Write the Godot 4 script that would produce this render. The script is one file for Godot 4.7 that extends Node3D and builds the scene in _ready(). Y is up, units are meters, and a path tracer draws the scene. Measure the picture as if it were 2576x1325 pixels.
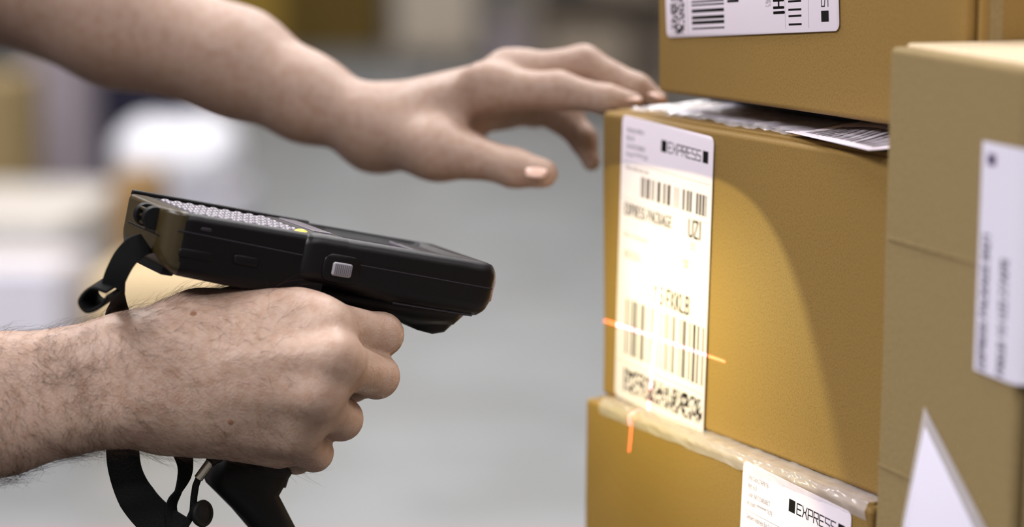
extends Node3D
# A person's two hands at a stack of cardboard cartons in a warehouse: one hand holds a barcode reader, the other rests on the stack.
# World in metres, y up; the camera stands at the origin of x and z, 1.45 m above the floor.

var M := {}
var rng := RandomNumberGenerator.new()

const AIM_ENERGY := 0.033
const LINE_ENERGY := 0.5
const LAMP_ENERGY := 9.5
const HAIRS := 2900
const LAMPS: Array[Vector3] = [
	Vector3(-4.2, 5.0, -0.4), Vector3(-4.2, 5.0, 0.3), Vector3(-4.2, 5.0, 1.0), Vector3(-4.2, 5.0, 1.7), Vector3(-2.6, 5.0, 3.2), Vector3(-1.8, 5.0, -2.6), Vector3(0.9, 5.0, -2.2), Vector3(2.4, 5.0, 1.0), Vector3(1.4, 5.0, 2.8),  # left row and those behind the camera: unseen fill lamps, added
	Vector3(-2.2, 5.0, -4.4), Vector3(0.6, 5.0, -4.4), Vector3(3.2, 5.0, -4.4), Vector3(-2.2, 5.0, -8.0), Vector3(0.6, 5.0, -8.0), Vector3(-2.2, 5.0, -12.0), Vector3(0.6, 5.0, -12.0),
	Vector3(-1.6, 5.0, -16.5), Vector3(0.8, 5.0, -16.5), Vector3(-0.8, 5.0, -20.0),  # unseen far lamps, some added to brighten the goods at the back
]

func _ready():
	# camera
	var cam := Camera3D.new()
	cam.name = "camera"
	add_child(cam)
	cam.position = Vector3(0, 1.45, 0)
	cam.rotation_degrees.x = -9.02
	cam.keep_aspect = Camera3D.KEEP_HEIGHT
	var ph := CameraAttributesPhysical.new()
	ph.frustum_focal_length = 108.7
	ph.frustum_focus_distance = 1.135
	ph.exposure_aperture = 4.6
	ph.frustum_near = 0.05
	ph.frustum_far = 100.0
	cam.attributes = ph
	cam.current = true
	# surroundings and exposure
	var we := WorldEnvironment.new()
	we.name = "surroundings"
	var env := Environment.new()
	env.background_mode = Environment.BG_COLOR
	env.background_color = c8(150, 160, 172)
	env.tonemap_mode = Environment.TONE_MAPPER_LINEAR
	env.tonemap_exposure = 1.0
	env.sdfgi_enabled = true
	env.ssao_enabled = true
	env.ssil_enabled = true
	we.environment = env
	add_child(we)
	# the hall's lamps, with added fill lamps among them
	for i in LAMPS.size():
		var l := AreaLight3D.new()
		l.name = "lamp_light_%d" % i
		add_child(l)
		l.position = LAMPS[i] - Vector3(0, 0.01, 0)
		l.rotation_degrees.x = -90
		l.area_size = Vector2(1.6, 0.5)
		l.area_normalize_energy = true
		l.light_energy = LAMP_ENERGY
		l.light_color = c8(255, 252, 252)
		l.shadow_enabled = true
	make_materials()
	build_hall()
	build_cartons()
	build_reader()
	build_person()
	print("fov ", cam.fov)

# ---------------------------------------------------------------- materials
func noise(freq: float, octaves := 4, seed_ := 1, type := FastNoiseLite.TYPE_SIMPLEX_SMOOTH) -> FastNoiseLite:
	var n := FastNoiseLite.new()
	n.noise_type = type
	n.frequency = freq
	n.fractal_octaves = octaves
	n.seed = seed_
	return n

func ntex(n: FastNoiseLite, c: Array, size := 512, offs: Array = []) -> NoiseTexture2D:
	var t := NoiseTexture2D.new()
	t.width = size
	t.height = size
	t.seamless = true
	t.noise = n
	if c.size():
		var g := Gradient.new()
		var o := PackedFloat32Array()
		for i in c.size():
			o.append(offs[i] if offs.size() else float(i) / maxf(1, c.size() - 1))
		g.offsets = o
		g.colors = PackedColorArray(c)
		t.color_ramp = g
	return t

func mat(col: Color, rough := 0.6, spec := 0.5) -> StandardMaterial3D:
	var m := StandardMaterial3D.new()
	m.albedo_color = col
	m.roughness = rough
	m.metallic_specular = spec
	return m

func tri(m: StandardMaterial3D, t: Texture2D, per_metre: float, bump: Texture2D = null, cm := 0.02) -> StandardMaterial3D:
	m.albedo_texture = t
	m.uv1_triplanar = true
	m.uv1_scale = Vector3.ONE * per_metre
	if bump:
		m.heightmap_enabled = true
		m.heightmap_texture = bump
		m.heightmap_scale = cm
	return m

func c8(r: int, g: int, b: int) -> Color:
	return Color(r / 255.0, g / 255.0, b / 255.0)

func make_materials():
	var fibre := ntex(noise(0.15, 4, 3), [c8(226, 224, 220), c8(246, 246, 246), c8(255, 255, 255)], 512, [0.2, 0.5, 0.8])
	var fine := ntex(noise(0.32, 2, 9), [])
	M.kraft = tri(mat(c8(149, 119, 66), 0.62, 0.35), fibre, 9.0, fine, 0.006)
	M.kraft_pale = tri(mat(c8(150, 130, 92), 0.7, 0.3), fibre, 6.0, fine, 0.01)
	M.kraft_lit_top = tri(mat(c8(226, 204, 172), 0.6, 0.4), fibre, 6.0, fine, 0.01)  # paler kraft for top flaps: light from above put into the colour
	M.kraft_core = mat(c8(208, 178, 130), 0.8, 0.2)
	M.groove = mat(c8(30, 26, 22), 0.9, 0.1)
	M.paper = mat(c8(242, 231, 244), 0.5, 0.4)
	M.sheet = mat(c8(224, 220, 238), 0.55, 0.4)
	M.ink = mat(c8(22, 20, 22), 0.6, 0.3)
	M.ink_grey = mat(c8(108, 104, 110), 0.6, 0.3)
	M.ink_violet = mat(c8(92, 78, 108), 0.6, 0.3)
	M.film = mat(Color(0.95, 0.93, 0.96, 0.30), 0.16, 0.35)
	M.film.transparency = BaseMaterial3D.TRANSPARENCY_ALPHA
	M.slate = mat(c8(52, 54, 62), 0.6, 0.4)
	# reader
	var grain := ntex(noise(0.2, 2, 21), [])
	M.case_black = tri(mat(c8(8, 6, 10), 0.38, 0.34), null, 60.0, grain, 0.004)
	M.case_head = tri(mat(c8(9, 7, 12), 0.34, 0.38), null, 60.0, grain, 0.005)
	M.case_reflection = mat(c8(52, 42, 20), 0.33, 0.5)  # black plastic with the reflected cardboard painted in as olive
	M.rubber = mat(c8(10, 10, 12), 0.55, 0.35)
	M.key = mat(c8(96, 90, 100), 0.30, 0.5)
	M.seam = mat(c8(38, 34, 42), 0.5, 0.4)
	M.key_yellow = mat(c8(240, 206, 40), 0.4, 0.5)
	M.key_clear = mat(c8(150, 148, 154), 0.3, 0.5)
	M.screen = mat(c8(14, 14, 17), 0.1, 0.6)
	M.steel = mat(c8(200, 194, 182), 0.25, 0.5)
	M.steel.metallic = 1.0
	var weave := ntex(noise(0.09, 1, 5), [])
	M.webbing = tri(mat(c8(12, 12, 13), 0.75, 0.3), null, 40.0, weave, 0.03)
	M.glow_warm = mat(c8(255, 214, 140), 0.4)
	M.glow_warm.emission_enabled = true
	M.glow_warm.emission = c8(255, 205, 120)
	M.glow_warm.emission_energy_multiplier = 0.6
	M.glow_red = mat(c8(255, 60, 50), 0.4)
	M.glow_red.emission_enabled = true
	M.glow_red.emission = c8(255, 70, 60)
	M.glow_red.emission_energy_multiplier = 0.6
	# skin
	var blotch := ntex(noise(0.016, 6, 31), [c8(226, 192, 176), c8(238, 210, 196), c8(246, 222, 212), c8(234, 198, 186)], 1024, [0.15, 0.42, 0.62, 0.88])
	var pores := ntex(noise(0.13, 3, 33, FastNoiseLite.TYPE_CELLULAR), [], 1024)
	M.skin = tri(mat(c8(189, 180, 171), 0.46, 0.45), blotch, 7.0, pores, 0.030)
	M.skin.subsurf_scatter_enabled = true
	M.skin.subsurf_scatter_strength = 0.05
	M.mole = mat(c8(142, 104, 80), 0.5, 0.4)
	M.nail = mat(c8(222, 184, 168), 0.28, 0.5)
	M.hair = mat(c8(66, 46, 34), 0.5, 0.4)
	M.cloth = mat(c8(58, 64, 78), 0.9, 0.2)
	M.trouser = mat(c8(44, 46, 54), 0.9, 0.2)
	M.shoe = mat(c8(34, 30, 28), 0.6, 0.4)
	# hall
	var conc := ntex(noise(0.008, 5, 41), [c8(228, 228, 226), c8(244, 244, 246), c8(255, 255, 255)], 512, [0.3, 0.5, 0.7])
	M.concrete = tri(mat(c8(122, 124, 124), 0.42, 0.45), conc, 0.35)
	M.wall = mat(c8(150, 144, 138), 0.85, 0.2)
	M.ceil = mat(c8(120, 120, 122), 0.9, 0.2)
	M.red_paint = mat(c8(196, 92, 110), 0.6, 0.4)
	M.dull = mat(c8(156, 143, 127), 0.7, 0.3)
	M.beige = mat(c8(190, 178, 162), 0.7, 0.3)
	M.white_card = mat(c8(200, 199, 210), 0.6, 0.4)
	M.white_bag = mat(c8(236, 236, 244), 0.5, 0.4)
	M.tan = mat(c8(206, 184, 146), 0.7, 0.3)
	M.cream = mat(c8(188, 183, 178), 0.7, 0.3)
	M.navy = mat(c8(38, 36, 56), 0.5, 0.4)
	M.wood = mat(c8(170, 134, 88), 0.8, 0.2)
	M.gold = mat(c8(156, 124, 80), 0.7, 0.3)
	M.olive = mat(c8(150, 122, 52), 0.7, 0.3)
	M.olive_dark = mat(c8(104, 84, 38), 0.7, 0.3)
	M.rack = mat(c8(144, 133, 120), 0.6, 0.4)
	M.mauve = mat(c8(150, 140, 148), 0.7, 0.3)
	M.lamp_face = mat(c8(255, 255, 255), 0.5)
	M.lamp_face.emission_enabled = true
	M.lamp_face.emission = c8(255, 252, 250)
	M.lamp_face.emission_energy_multiplier = 1.5
	M.lamp_body = mat(c8(220, 220, 222), 0.5)

# ---------------------------------------------------------------- naming and committing
var taken := {}
func numbered(s: String) -> String:
	taken[s] = taken.get(s, -1) + 1
	return s if taken[s] == 0 else "%s_%03d" % [s, taken[s]]

func tag(o: Node3D, label: String, category: String, group := "", kind := ""):
	if label: o.set_meta("label", label)
	if category: o.set_meta("category", category)
	if group: o.set_meta("group", group)
	if kind: o.set_meta("kind", kind)

func thing(called: String, label: String, category: String, t := Transform3D(), group := "") -> Node3D:
	var o := Node3D.new()
	o.name = numbered(called)
	add_child(o)
	o.transform = t
	tag(o, label, category, group)
	return o

func obj(called: String, mesh: Mesh, m: Material, parent: Node3D, t := Transform3D()) -> MeshInstance3D:
	var o := MeshInstance3D.new()
	o.name = numbered(called) if parent == self else called
	o.mesh = mesh
	o.material_override = m
	o.transform = t
	if parent != self:
		var k := 0
		while parent.has_node(NodePath(o.name)):
			k += 1
			o.name = "%s_%03d" % [called, k]
	parent.add_child(o, true)
	return o

func struct(called: String, mesh: Mesh, m: Material, at: Vector3) -> MeshInstance3D:
	var o := obj(called, mesh, m, self, Transform3D(Basis(), at))
	o.set_meta("kind", "structure")
	return o

func box(x: float, y: float, z: float) -> BoxMesh:
	var b := BoxMesh.new()
	b.size = Vector3(x, y, z)
	return b

# ---------------------------------------------------------------- mesh tools
func arr(v: PackedVector3Array, n: PackedVector3Array, idx: PackedInt32Array, col := PackedColorArray()) -> ArrayMesh:
	var a := []
	a.resize(Mesh.ARRAY_MAX)
	a[Mesh.ARRAY_VERTEX] = v
	a[Mesh.ARRAY_NORMAL] = n
	a[Mesh.ARRAY_INDEX] = idx
	if col.size(): a[Mesh.ARRAY_COLOR] = col
	var m := ArrayMesh.new()
	m.add_surface_from_arrays(Mesh.PRIMITIVE_TRIANGLES, a)
	return m

func smooth_normals(v: PackedVector3Array, idx: PackedInt32Array) -> PackedVector3Array:
	var n := PackedVector3Array()
	n.resize(v.size())
	for i in range(0, idx.size(), 3):
		var f := (v[idx[i + 2]] - v[idx[i]]).cross(v[idx[i + 1]] - v[idx[i]])
		for k in 3: n[idx[i + k]] += f
	for i in n.size(): n[i] = n[i].normalized()
	return n

# rounded box, centred; warp pushes the faces in and out by that many metres
func rbox(s: Vector3, r: float, warp := 0.0, div := 2, seed_ := 1) -> ArrayMesh:
	var st := SurfaceTool.new()
	st.begin(Mesh.PRIMITIVE_TRIANGLES)
	var h := s / 2
	var nz := noise(6.0, 2, seed_)
	for ax in 3:
		var bx := (ax + 1) % 3
		var cx := (ax + 2) % 3
		var lb := ticks(h[bx], r, div)
		var lc := ticks(h[cx], r, div)
		for sg in [-1.0, 1.0]:
			var pos := []
			var nor := []
			for i in lb.size():
				for j in lc.size():
					var p := Vector3()
					p[ax] = h[ax] * sg
					p[bx] = lb[i]
					p[cx] = lc[j]
					var q := p.clamp(-h + Vector3.ONE * r, h - Vector3.ONE * r)
					var n := (p - q).normalized()
					var w := 0.0
					if warp > 0:
						w = warp * nz.get_noise_3dv(q)
					pos.append(q + n * (r + w))
					nor.append(n)
			for i in lb.size() - 1:
				for j in lc.size() - 1:
					var a := i * lc.size() + j
					var quad := [a, a + 1, a + lc.size() + 1, a, a + lc.size() + 1, a + lc.size()]
					if sg < 0: quad.reverse()
					for k in quad:
						st.set_normal(nor[k])
						st.add_vertex(pos[k])
	return st.commit()

func ticks(h: float, r: float, div: int) -> Array:
	var t := [-h, -h + r * 0.25, -h + r * 0.58, -h + r]
	for i in range(1, div): t.append(lerpf(-h + r, h - r, float(i) / div))
	t.append_array([h - r, h - r * 0.58, h - r * 0.25, h])
	return t

# skin over a list of rings (each the same number of points), capped by triangulated ends
func loft(rings: Array, closed_ends := true) -> ArrayMesh:
	var n: int = rings[0].size()
	var v := PackedVector3Array()
	var idx := PackedInt32Array()
	for ring in rings: v.append_array(PackedVector3Array(ring))
	for i in rings.size() - 1:
		for j in n:
			var a := i * n + j
			var b := i * n + (j + 1) % n
			idx.append_array([a, b, b + n, a, b + n, a + n])
	var nor := smooth_normals(v, idx)
	var vol := 0.0
	for k in range(0, idx.size(), 3): vol += (v[idx[k]] - v[0]).dot((v[idx[k + 2]] - v[0]).cross(v[idx[k + 1]] - v[0]))
	if vol < 0:  # front faces run clockwise seen from outside
		idx.reverse()
		for k in nor.size(): nor[k] = -nor[k]
	if closed_ends:
		for e in [0, rings.size() - 1]:
			var ring: Array = rings[e]
			var c := Vector3()
			for p in ring: c += p / n
			var nn := Vector3()
			for j in n: nn += (ring[j] - c).cross(ring[(j + 1) % n] - c)
			nn = nn.normalized()
			var inner := Vector3()
			for p in rings[1 if e == 0 else rings.size() - 2]: inner += p / n
			if nn.dot(c - inner) < 0: nn = -nn
			var base := v.size()
			var ux: Vector3 = (ring[0] - c).normalized()
			var uy := nn.cross(ux)
			var flat := PackedVector2Array()
			for p in ring:
				v.append(p)
				nor.append(nn)
				flat.append(Vector2((p - c).dot(ux), (p - c).dot(uy)))
			var tr := Geometry2D.triangulate_polygon(flat)
			for k in range(0, tr.size(), 3):
				var pa := v[base + tr[k]]
				var cw := (v[base + tr[k + 2]] - pa).cross(v[base + tr[k + 1]] - pa).dot(nn) > 0
				for q in 3: idx.append(base + tr[k + (q if cw else 2 - q)])
	return arr(v, nor, idx)

# round tube along points; radius per point
func tube(pts: Array, radii: Array, seg := 10) -> ArrayMesh:
	var rings := []
	var side := Vector3()
	for i in pts.size():
		var t: Vector3 = (pts[mini(i + 1, pts.size() - 1)] - pts[maxi(i - 1, 0)]).normalized()
		if side == Vector3(): side = t.cross(Vector3(0.31, 0.9, 0.2)).normalized()
		side = (side - t * side.dot(t)).normalized()
		var up := t.cross(side)
		var ring := []
		for k in seg:
			var a := TAU * k / seg
			ring.append(pts[i] + (side * cos(a) + up * sin(a)) * radii[i])
		rings.append(ring)
	return loft(rings)

# flat webbing: centre points, half-width vectors, thickness
func ribbon(pts: Array, half: Array, thick: float, sub := 5) -> ArrayMesh:
	var cp := []
	var ch := []
	for i in pts.size() - 1:
		for k in sub:
			var t := float(k) / sub
			var a: Vector3 = pts[maxi(i - 1, 0)]
			var d: Vector3 = pts[mini(i + 2, pts.size() - 1)]
			var p: Vector3 = pts[i]
			cp.append(p.cubic_interpolate(pts[i + 1], a, d, t))
			var hh: Vector3 = half[i]
			ch.append(hh.lerp(half[i + 1], t))
	cp.append(pts[-1])
	ch.append(half[-1])
	var rings := []
	for i in cp.size():
		var t: Vector3 = (cp[mini(i + 1, cp.size() - 1)] - cp[maxi(i - 1, 0)]).normalized()
		var w: Vector3 = ch[i]
		var n := t.cross(w).normalized() * thick / 2
		var e := w.normalized() * thick * 0.3
		rings.append([cp[i] - w, cp[i] - w + e + n, cp[i] + w - e + n, cp[i] + w, cp[i] + w - e - n, cp[i] - w + e - n])
	return loft(rings)

# a plate: outline in x,y with z from z0 to z1 and a bevelled rim
func plate(outline: Array, z0: float, z1: float, bevel: float) -> ArrayMesh:
	var o := PackedVector2Array(outline)
	if Geometry2D.is_polygon_clockwise(o): o.reverse()
	var inner := inset(o, bevel)
	var r := []
	for q in [[inner, z0], [o, z0 + bevel], [o, z1 - bevel], [inner, z1]]:
		var ring := []
		for p in q[0]: ring.append(Vector3(p.x, p.y, q[1]))
		r.append(ring)
	var st := SurfaceTool.new()
	st.begin(Mesh.PRIMITIVE_TRIANGLES)
	var n := o.size()
	for i in 3:
		for j in n:
			var a: Vector3 = r[i][j]
			var b: Vector3 = r[i][(j + 1) % n]
			var c: Vector3 = r[i + 1][(j + 1) % n]
			var d: Vector3 = r[i + 1][j]
			for p in [a, c, b, a, d, c]: st.add_vertex(p)
	var t := Geometry2D.triangulate_polygon(inner)
	for k in range(0, t.size(), 3):
		for q in [0, 1, 2]: st.add_vertex(r[3][t[k + 2 - q]])
		for q in [0, 1, 2]: st.add_vertex(r[0][t[k + q]])
	st.generate_normals()
	return st.commit()

func inset(o: PackedVector2Array, d: float) -> PackedVector2Array:
	var out := PackedVector2Array()
	var n := o.size()
	for i in n:
		var a := (o[i] - o[(i + n - 1) % n]).normalized()
		var b := (o[(i + 1) % n] - o[i]).normalized()
		var na := Vector2(-a.y, a.x)
		var nb := Vector2(-b.y, b.x)
		var m := (na + nb).normalized()
		out.append(o[i] + m * d / maxf(0.5, m.dot(na)))
	return out

func rounded_rect(w: float, h: float, r: float, x0 := 0.0, y0 := 0.0, seg := 4) -> Array:
	var out := []
	for c in [[w - r, h - r, 0.0], [r, h - r, 0.25], [r, r, 0.5], [w - r, r, 0.75]]:
		for k in seg + 1:
			var a: float = TAU * (c[2] + 0.25 * k / seg)
			out.append(Vector2(x0 + c[0] + cos(a) * r, y0 + c[1] + sin(a) * r))
	return out

# flat rectangles in the plane z, as one printed mark
func printed(rects: Array, z: float) -> ArrayMesh:
	var v := PackedVector3Array()
	var n := PackedVector3Array()
	var idx := PackedInt32Array()
	for r in rects:
		var b := v.size()
		v.append_array([Vector3(r[0], r[1], z), Vector3(r[2], r[1], z), Vector3(r[2], r[3], z), Vector3(r[0], r[3], z)])
		for k in 4: n.append(Vector3.BACK)
		idx.append_array([b, b + 2, b + 1, b, b + 3, b + 2])
	return arr(v, n, idx)

func word(called: String, s: String, x: float, y: float, cap: float, m: Material, parent: Node3D, squeeze := 1.0, bold := false, z := 0.00016) -> MeshInstance3D:
	var t := TextMesh.new()
	var f := SystemFont.new()
	f.font_names = PackedStringArray(["Droid Sans"])
	t.font = f

	t.text = s
	t.font_size = 32
	t.pixel_size = cap / (0.714 * 32)
	t.depth = 0.00004
	t.curve_step = 2.0
	t.horizontal_alignment = HORIZONTAL_ALIGNMENT_LEFT
	t.vertical_alignment = VERTICAL_ALIGNMENT_CENTER
	var ms: Mesh = t
	if bold:  # heavier strokes: the same letters laid a hair apart
		var st := SurfaceTool.new()
		for d in [Vector3.ZERO, Vector3(0.05, 0, 0), Vector3(0.10, 0.02, 0), Vector3(0.05, 0.05, 0)]:
			st.append_from(t, 0, Transform3D(Basis(), d * cap))
		ms = st.commit()
	var o := obj(called, ms, m, parent, Transform3D(Basis.from_scale(Vector3(squeeze, 1, 1)), Vector3(x, y, z)))
	return o

# ---------------------------------------------------------------- cartons
# frame of a carton front: x along the front to the right and nearer, y up, z out of the front
func carton_basis(yaw: float, roll: float) -> Basis:
	var e := Vector3(sin(yaw), 0, cos(yaw))
	var u := Vector3.UP
	var n := Vector3(-cos(yaw), 0, sin(yaw))
	return Basis(e * cos(roll) + u * sin(roll), u * cos(roll) - e * sin(roll), n)

# corner: upper left corner of the front in the world. The node stands at the carton's base, below that corner.
func carton(called: String, label: String, corner: Vector3, yaw: float, roll: float, w: float, h: float, d: float, m: Material, flap_m: Material, end_m: Material, sd: int) -> Node3D:
	var bs := carton_basis(yaw, roll)
	var o := thing(called, label, "box", Transform3D(bs, corner - bs.y * h))
	obj("body", rbox(Vector3(w, h - 0.001, d), 0.0028, 0.0012, 8, sd), m, o, Transform3D(Basis(), Vector3(w / 2, (h - 0.001) / 2, -d / 2)))
	# two top flaps that meet along the length, with the seam between them
	for s in 2:
		var fd := d / 2 - 0.0062
		var z := -d / 4 - 0.0022 if s == 0 else -d * 0.75 + 0.0022
		obj("flap", rbox(Vector3(w - 0.010, 0.004, fd), 0.0014, 0.0004, 6, sd + s), flap_m, o, Transform3D(Basis(), Vector3(w / 2, h - 0.0014, z)))
	# end panel: a flap folded over the end, with a dark slit beside it
	obj("end_panel", rbox(Vector3(0.003, h - 0.006, d - 0.008), 0.0012, 0.0, 2, sd), end_m, o, Transform3D(Basis(), Vector3(w + 0.0028, (h - 0.004) / 2, -d / 2 - 0.002)))
	obj("end_slit", rbox(Vector3(0.003, h - 0.012, d - 0.012), 0.001, 0.0, 1, sd), M.groove, o, Transform3D(Basis(), Vector3(w + 0.0004, (h - 0.004) / 2, -d / 2 - 0.001)))
	return o

func barcode(called: String, x0: float, y0: float, x1: float, y1: float, sd: int, m: Material, parent: Node3D, pitch := 0.00042):
	var r := RandomNumberGenerator.new()
	r.seed = sd
	var rects := []
	var x := x0
	while x < x1:
		var bar: float = pitch * [1, 1, 1, 2, 2, 3][r.randi() % 6]
		rects.append([x, y0, minf(x + bar, x1), y1])
		x += bar + pitch * float([1, 1, 2, 2, 3, 4][r.randi() % 6])
	obj(called, printed(rects, 0.00017), m, parent)

# strokes of the wide technical lettering of the courier mark; unit square glyphs
func courier_mark(x: float, y: float, w: float, h: float, parent: Node3D, m: Material):
	obj("courier_block", printed([[x, y, x + w * 0.115, y + h]], 0.00017), m, parent)
	obj("courier_block", printed([[x + w * 0.885, y, x + w, y + h]], 0.00017), m, parent)
	var g := {
		"E": [[0, 0, 0, 1], [0, 1, 1, 1], [0, 0.5, 0.85, 0.5], [0, 0, 1, 0]],
		"X": [[0, 1, 0.3, 0.5], [0, 0, 0.3, 0.5], [0.3, 0.5, 0.7, 0.5], [0.7, 0.5, 1, 1], [0.7, 0.5, 1, 0]],
		"P": [[0, 0, 0, 1], [0, 1, 1, 1], [1, 1, 1, 0.45], [0, 0.45, 1, 0.45]],
		"R": [[0, 0, 0, 1], [0, 1, 1, 1], [1, 1, 1, 0.5], [0, 0.5, 1, 0.5], [0.45, 0.5, 1, 0]],
		"S": [[1, 1, 0, 1], [0, 1, 0, 0.55], [0, 0.55, 1, 0.45], [1, 0.45, 1, 0], [1, 0, 0, 0]],
	}
	var v := PackedVector3Array()
	var n := PackedVector3Array()
	var idx := PackedInt32Array()
	var lw := w * 0.098
	var th := h * 0.055
	for i in 7:
		var ch: String = "EXPRESS"[i]
		var ox := x + w * 0.15 + i * w * 0.102
		for s in g[ch]:
			var a := Vector3(ox + s[0] * lw * 0.8, y + h * (0.08 + 0.84 * s[1]), 0.00017)
			var b := Vector3(ox + s[2] * lw * 0.8, y + h * (0.08 + 0.84 * s[3]), 0.00017)
			var d := (b - a).normalized()
			var p := Vector3(-d.y, d.x, 0) * th
			a -= d * th
			b += d * th
			var k := v.size()
			v.append_array([a - p, b - p, b + p, a + p])
			for q in 4: n.append(Vector3.BACK)
			idx.append_array([k, k + 2, k + 1, k, k + 3, k + 2])
	obj("courier_name", arr(v, n, idx), m, parent)

# a 90 x 154 mm shipping label; its own x runs along the text, y up, origin at its upper left corner
func shipping_label(parent: Node3D, at: Vector3, turn: float, code: String, routing: String, dark: Material, sd: int) -> Node3D:
	var w := 0.0905
	var h := 0.154
	var lab := obj("shipping_label", plate(rounded_rect(w, h, 0.0035, 0, -h), 0.0, 0.00016, 0.00004), M.paper, parent, Transform3D(Basis(Vector3.BACK, turn), at))
	lab.set_meta("label", "white printed shipping label")
	var y := func(v): return -h * v
	word("lettering", "Ship Date:27APR/16", 0.005, y.call(0.047), 0.0021, M.ink, lab, 0.62)
	word("lettering", "Wgt: 6LB", 0.005, y.call(0.075), 0.0021, M.ink, lab, 0.62)
	word("lettering", "Code: 84512SWB4BC7", 0.005, y.call(0.103), 0.0021, M.ink, lab, 0.62)
	word("lettering", "Account: ******** 7679", 0.005, y.call(0.131), 0.0021, M.ink, lab, 0.62)
	courier_mark(0.0405, y.call(0.092), 0.0455, 0.0062, lab, M.ink)
	obj("rule", printed([[0.002, y.call(0.1595), w - 0.002, y.call(0.158)]], 0.00017), M.ink_grey, lab)
	word("lettering", "Delivery Address Bar Code", 0.005, y.call(0.177), 0.0021, M.ink, lab, 0.62)
	barcode("barcode", 0.021, y.call(0.268), 0.087, y.call(0.197), sd, dark, lab, 0.00100)
	obj("rule", printed([[0.002, y.call(0.2865), w - 0.002, y.call(0.2855)]], 0.00017), M.ink_grey, lab)
	word("lettering", "EXPRESS PACKAGE", 0.0045, y.call(0.325), 0.0060, M.ink, lab, 0.70, true)
	word("routing_code", code, 0.0685, y.call(0.325), 0.0088, M.ink, lab, 0.70, true)
	word("lettering", "Origin", 0.071, y.call(0.370), 0.0018, M.ink_grey, lab, 0.7)
	word("lettering", "Zone 2", 0.071, y.call(0.386), 0.0018, M.ink_grey, lab, 0.7)
	word("lettering", "Deliver on working days to", 0.0045, y.call(0.412), 0.0018, M.ink_grey, lab, 0.7)
	word("lettering", "1X", 0.065, y.call(0.447), 0.0044, M.ink, lab, 0.8, true)
	word("lettering", "W0HX4", 0.0055, y.call(0.482), 0.0046, M.ink_grey, lab, 0.8)
	word("routing_code", routing, 0.0375, y.call(0.588), 0.0092, M.ink, lab, 0.68, true)
	barcode("barcode", 0.0095, y.call(0.835), 0.089, y.call(0.637), sd + 7, dark, lab, 0.00085)
	obj("rule", printed([[0.002, y.call(0.8635), w - 0.002, y.call(0.862)]], 0.00017), M.ink_grey, lab)
	var r := RandomNumberGenerator.new()
	r.seed = sd + 99
	var dots := []
	var px := 0.00088
	for i in 90:
		for j in 9:
			if i < 2 or (i > 2 and r.randf() < 0.5):
				var yy: float = y.call(0.882) - (j + 1) * 0.00145
				dots.append([0.0095 + i * px, yy, 0.0095 + (i + 1) * px, yy + 0.00145])
	obj("stacked_code", printed(dots, 0.00017), dark, lab)
	return lab

# clear adhesive film over an edge: a crinkled skin, length along x; profile in (y, z)
func film(called: String, length: float, profile: Array, sd: int, rough: float, parent: Node3D, at: Vector3, nx := 90, ragged := 0.3) -> MeshInstance3D:
	var nz := noise(38.0, 3, sd)
	var nl := noise(9.0, 2, sd + 3)
	var v := PackedVector3Array()
	var idx := PackedInt32Array()
	var m := profile.size()
	var d := 3
	var cols := (m - 1) * d + 1
	for i in nx + 1:
		var x := length * i / nx
		for j in cols:
			var k := mini(j / d, m - 2)
			var p: Vector3 = profile[k].lerp(profile[k + 1], float(j - k * d) / d)
			var f := nz.get_noise_2d(x * 1.2, j * 0.02) * rough
			var wob := nl.get_noise_2d(x * 4.0, 3.0) * rough * ragged * (1.0 if j == cols - 1 else 0.4)
			v.append(at + Vector3(x, p.y + absf(f), p.z + absf(f) * 0.8) + Vector3(0, -wob, 0))
	for i in nx:
		for j in cols - 1:
			var a := i * cols + j
			idx.append_array([a, a + cols, a + cols + 1, a, a + cols + 1, a + 1])
	return obj(called, arr(v, smooth_normals(v, idx), idx), M.film, parent)

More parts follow.
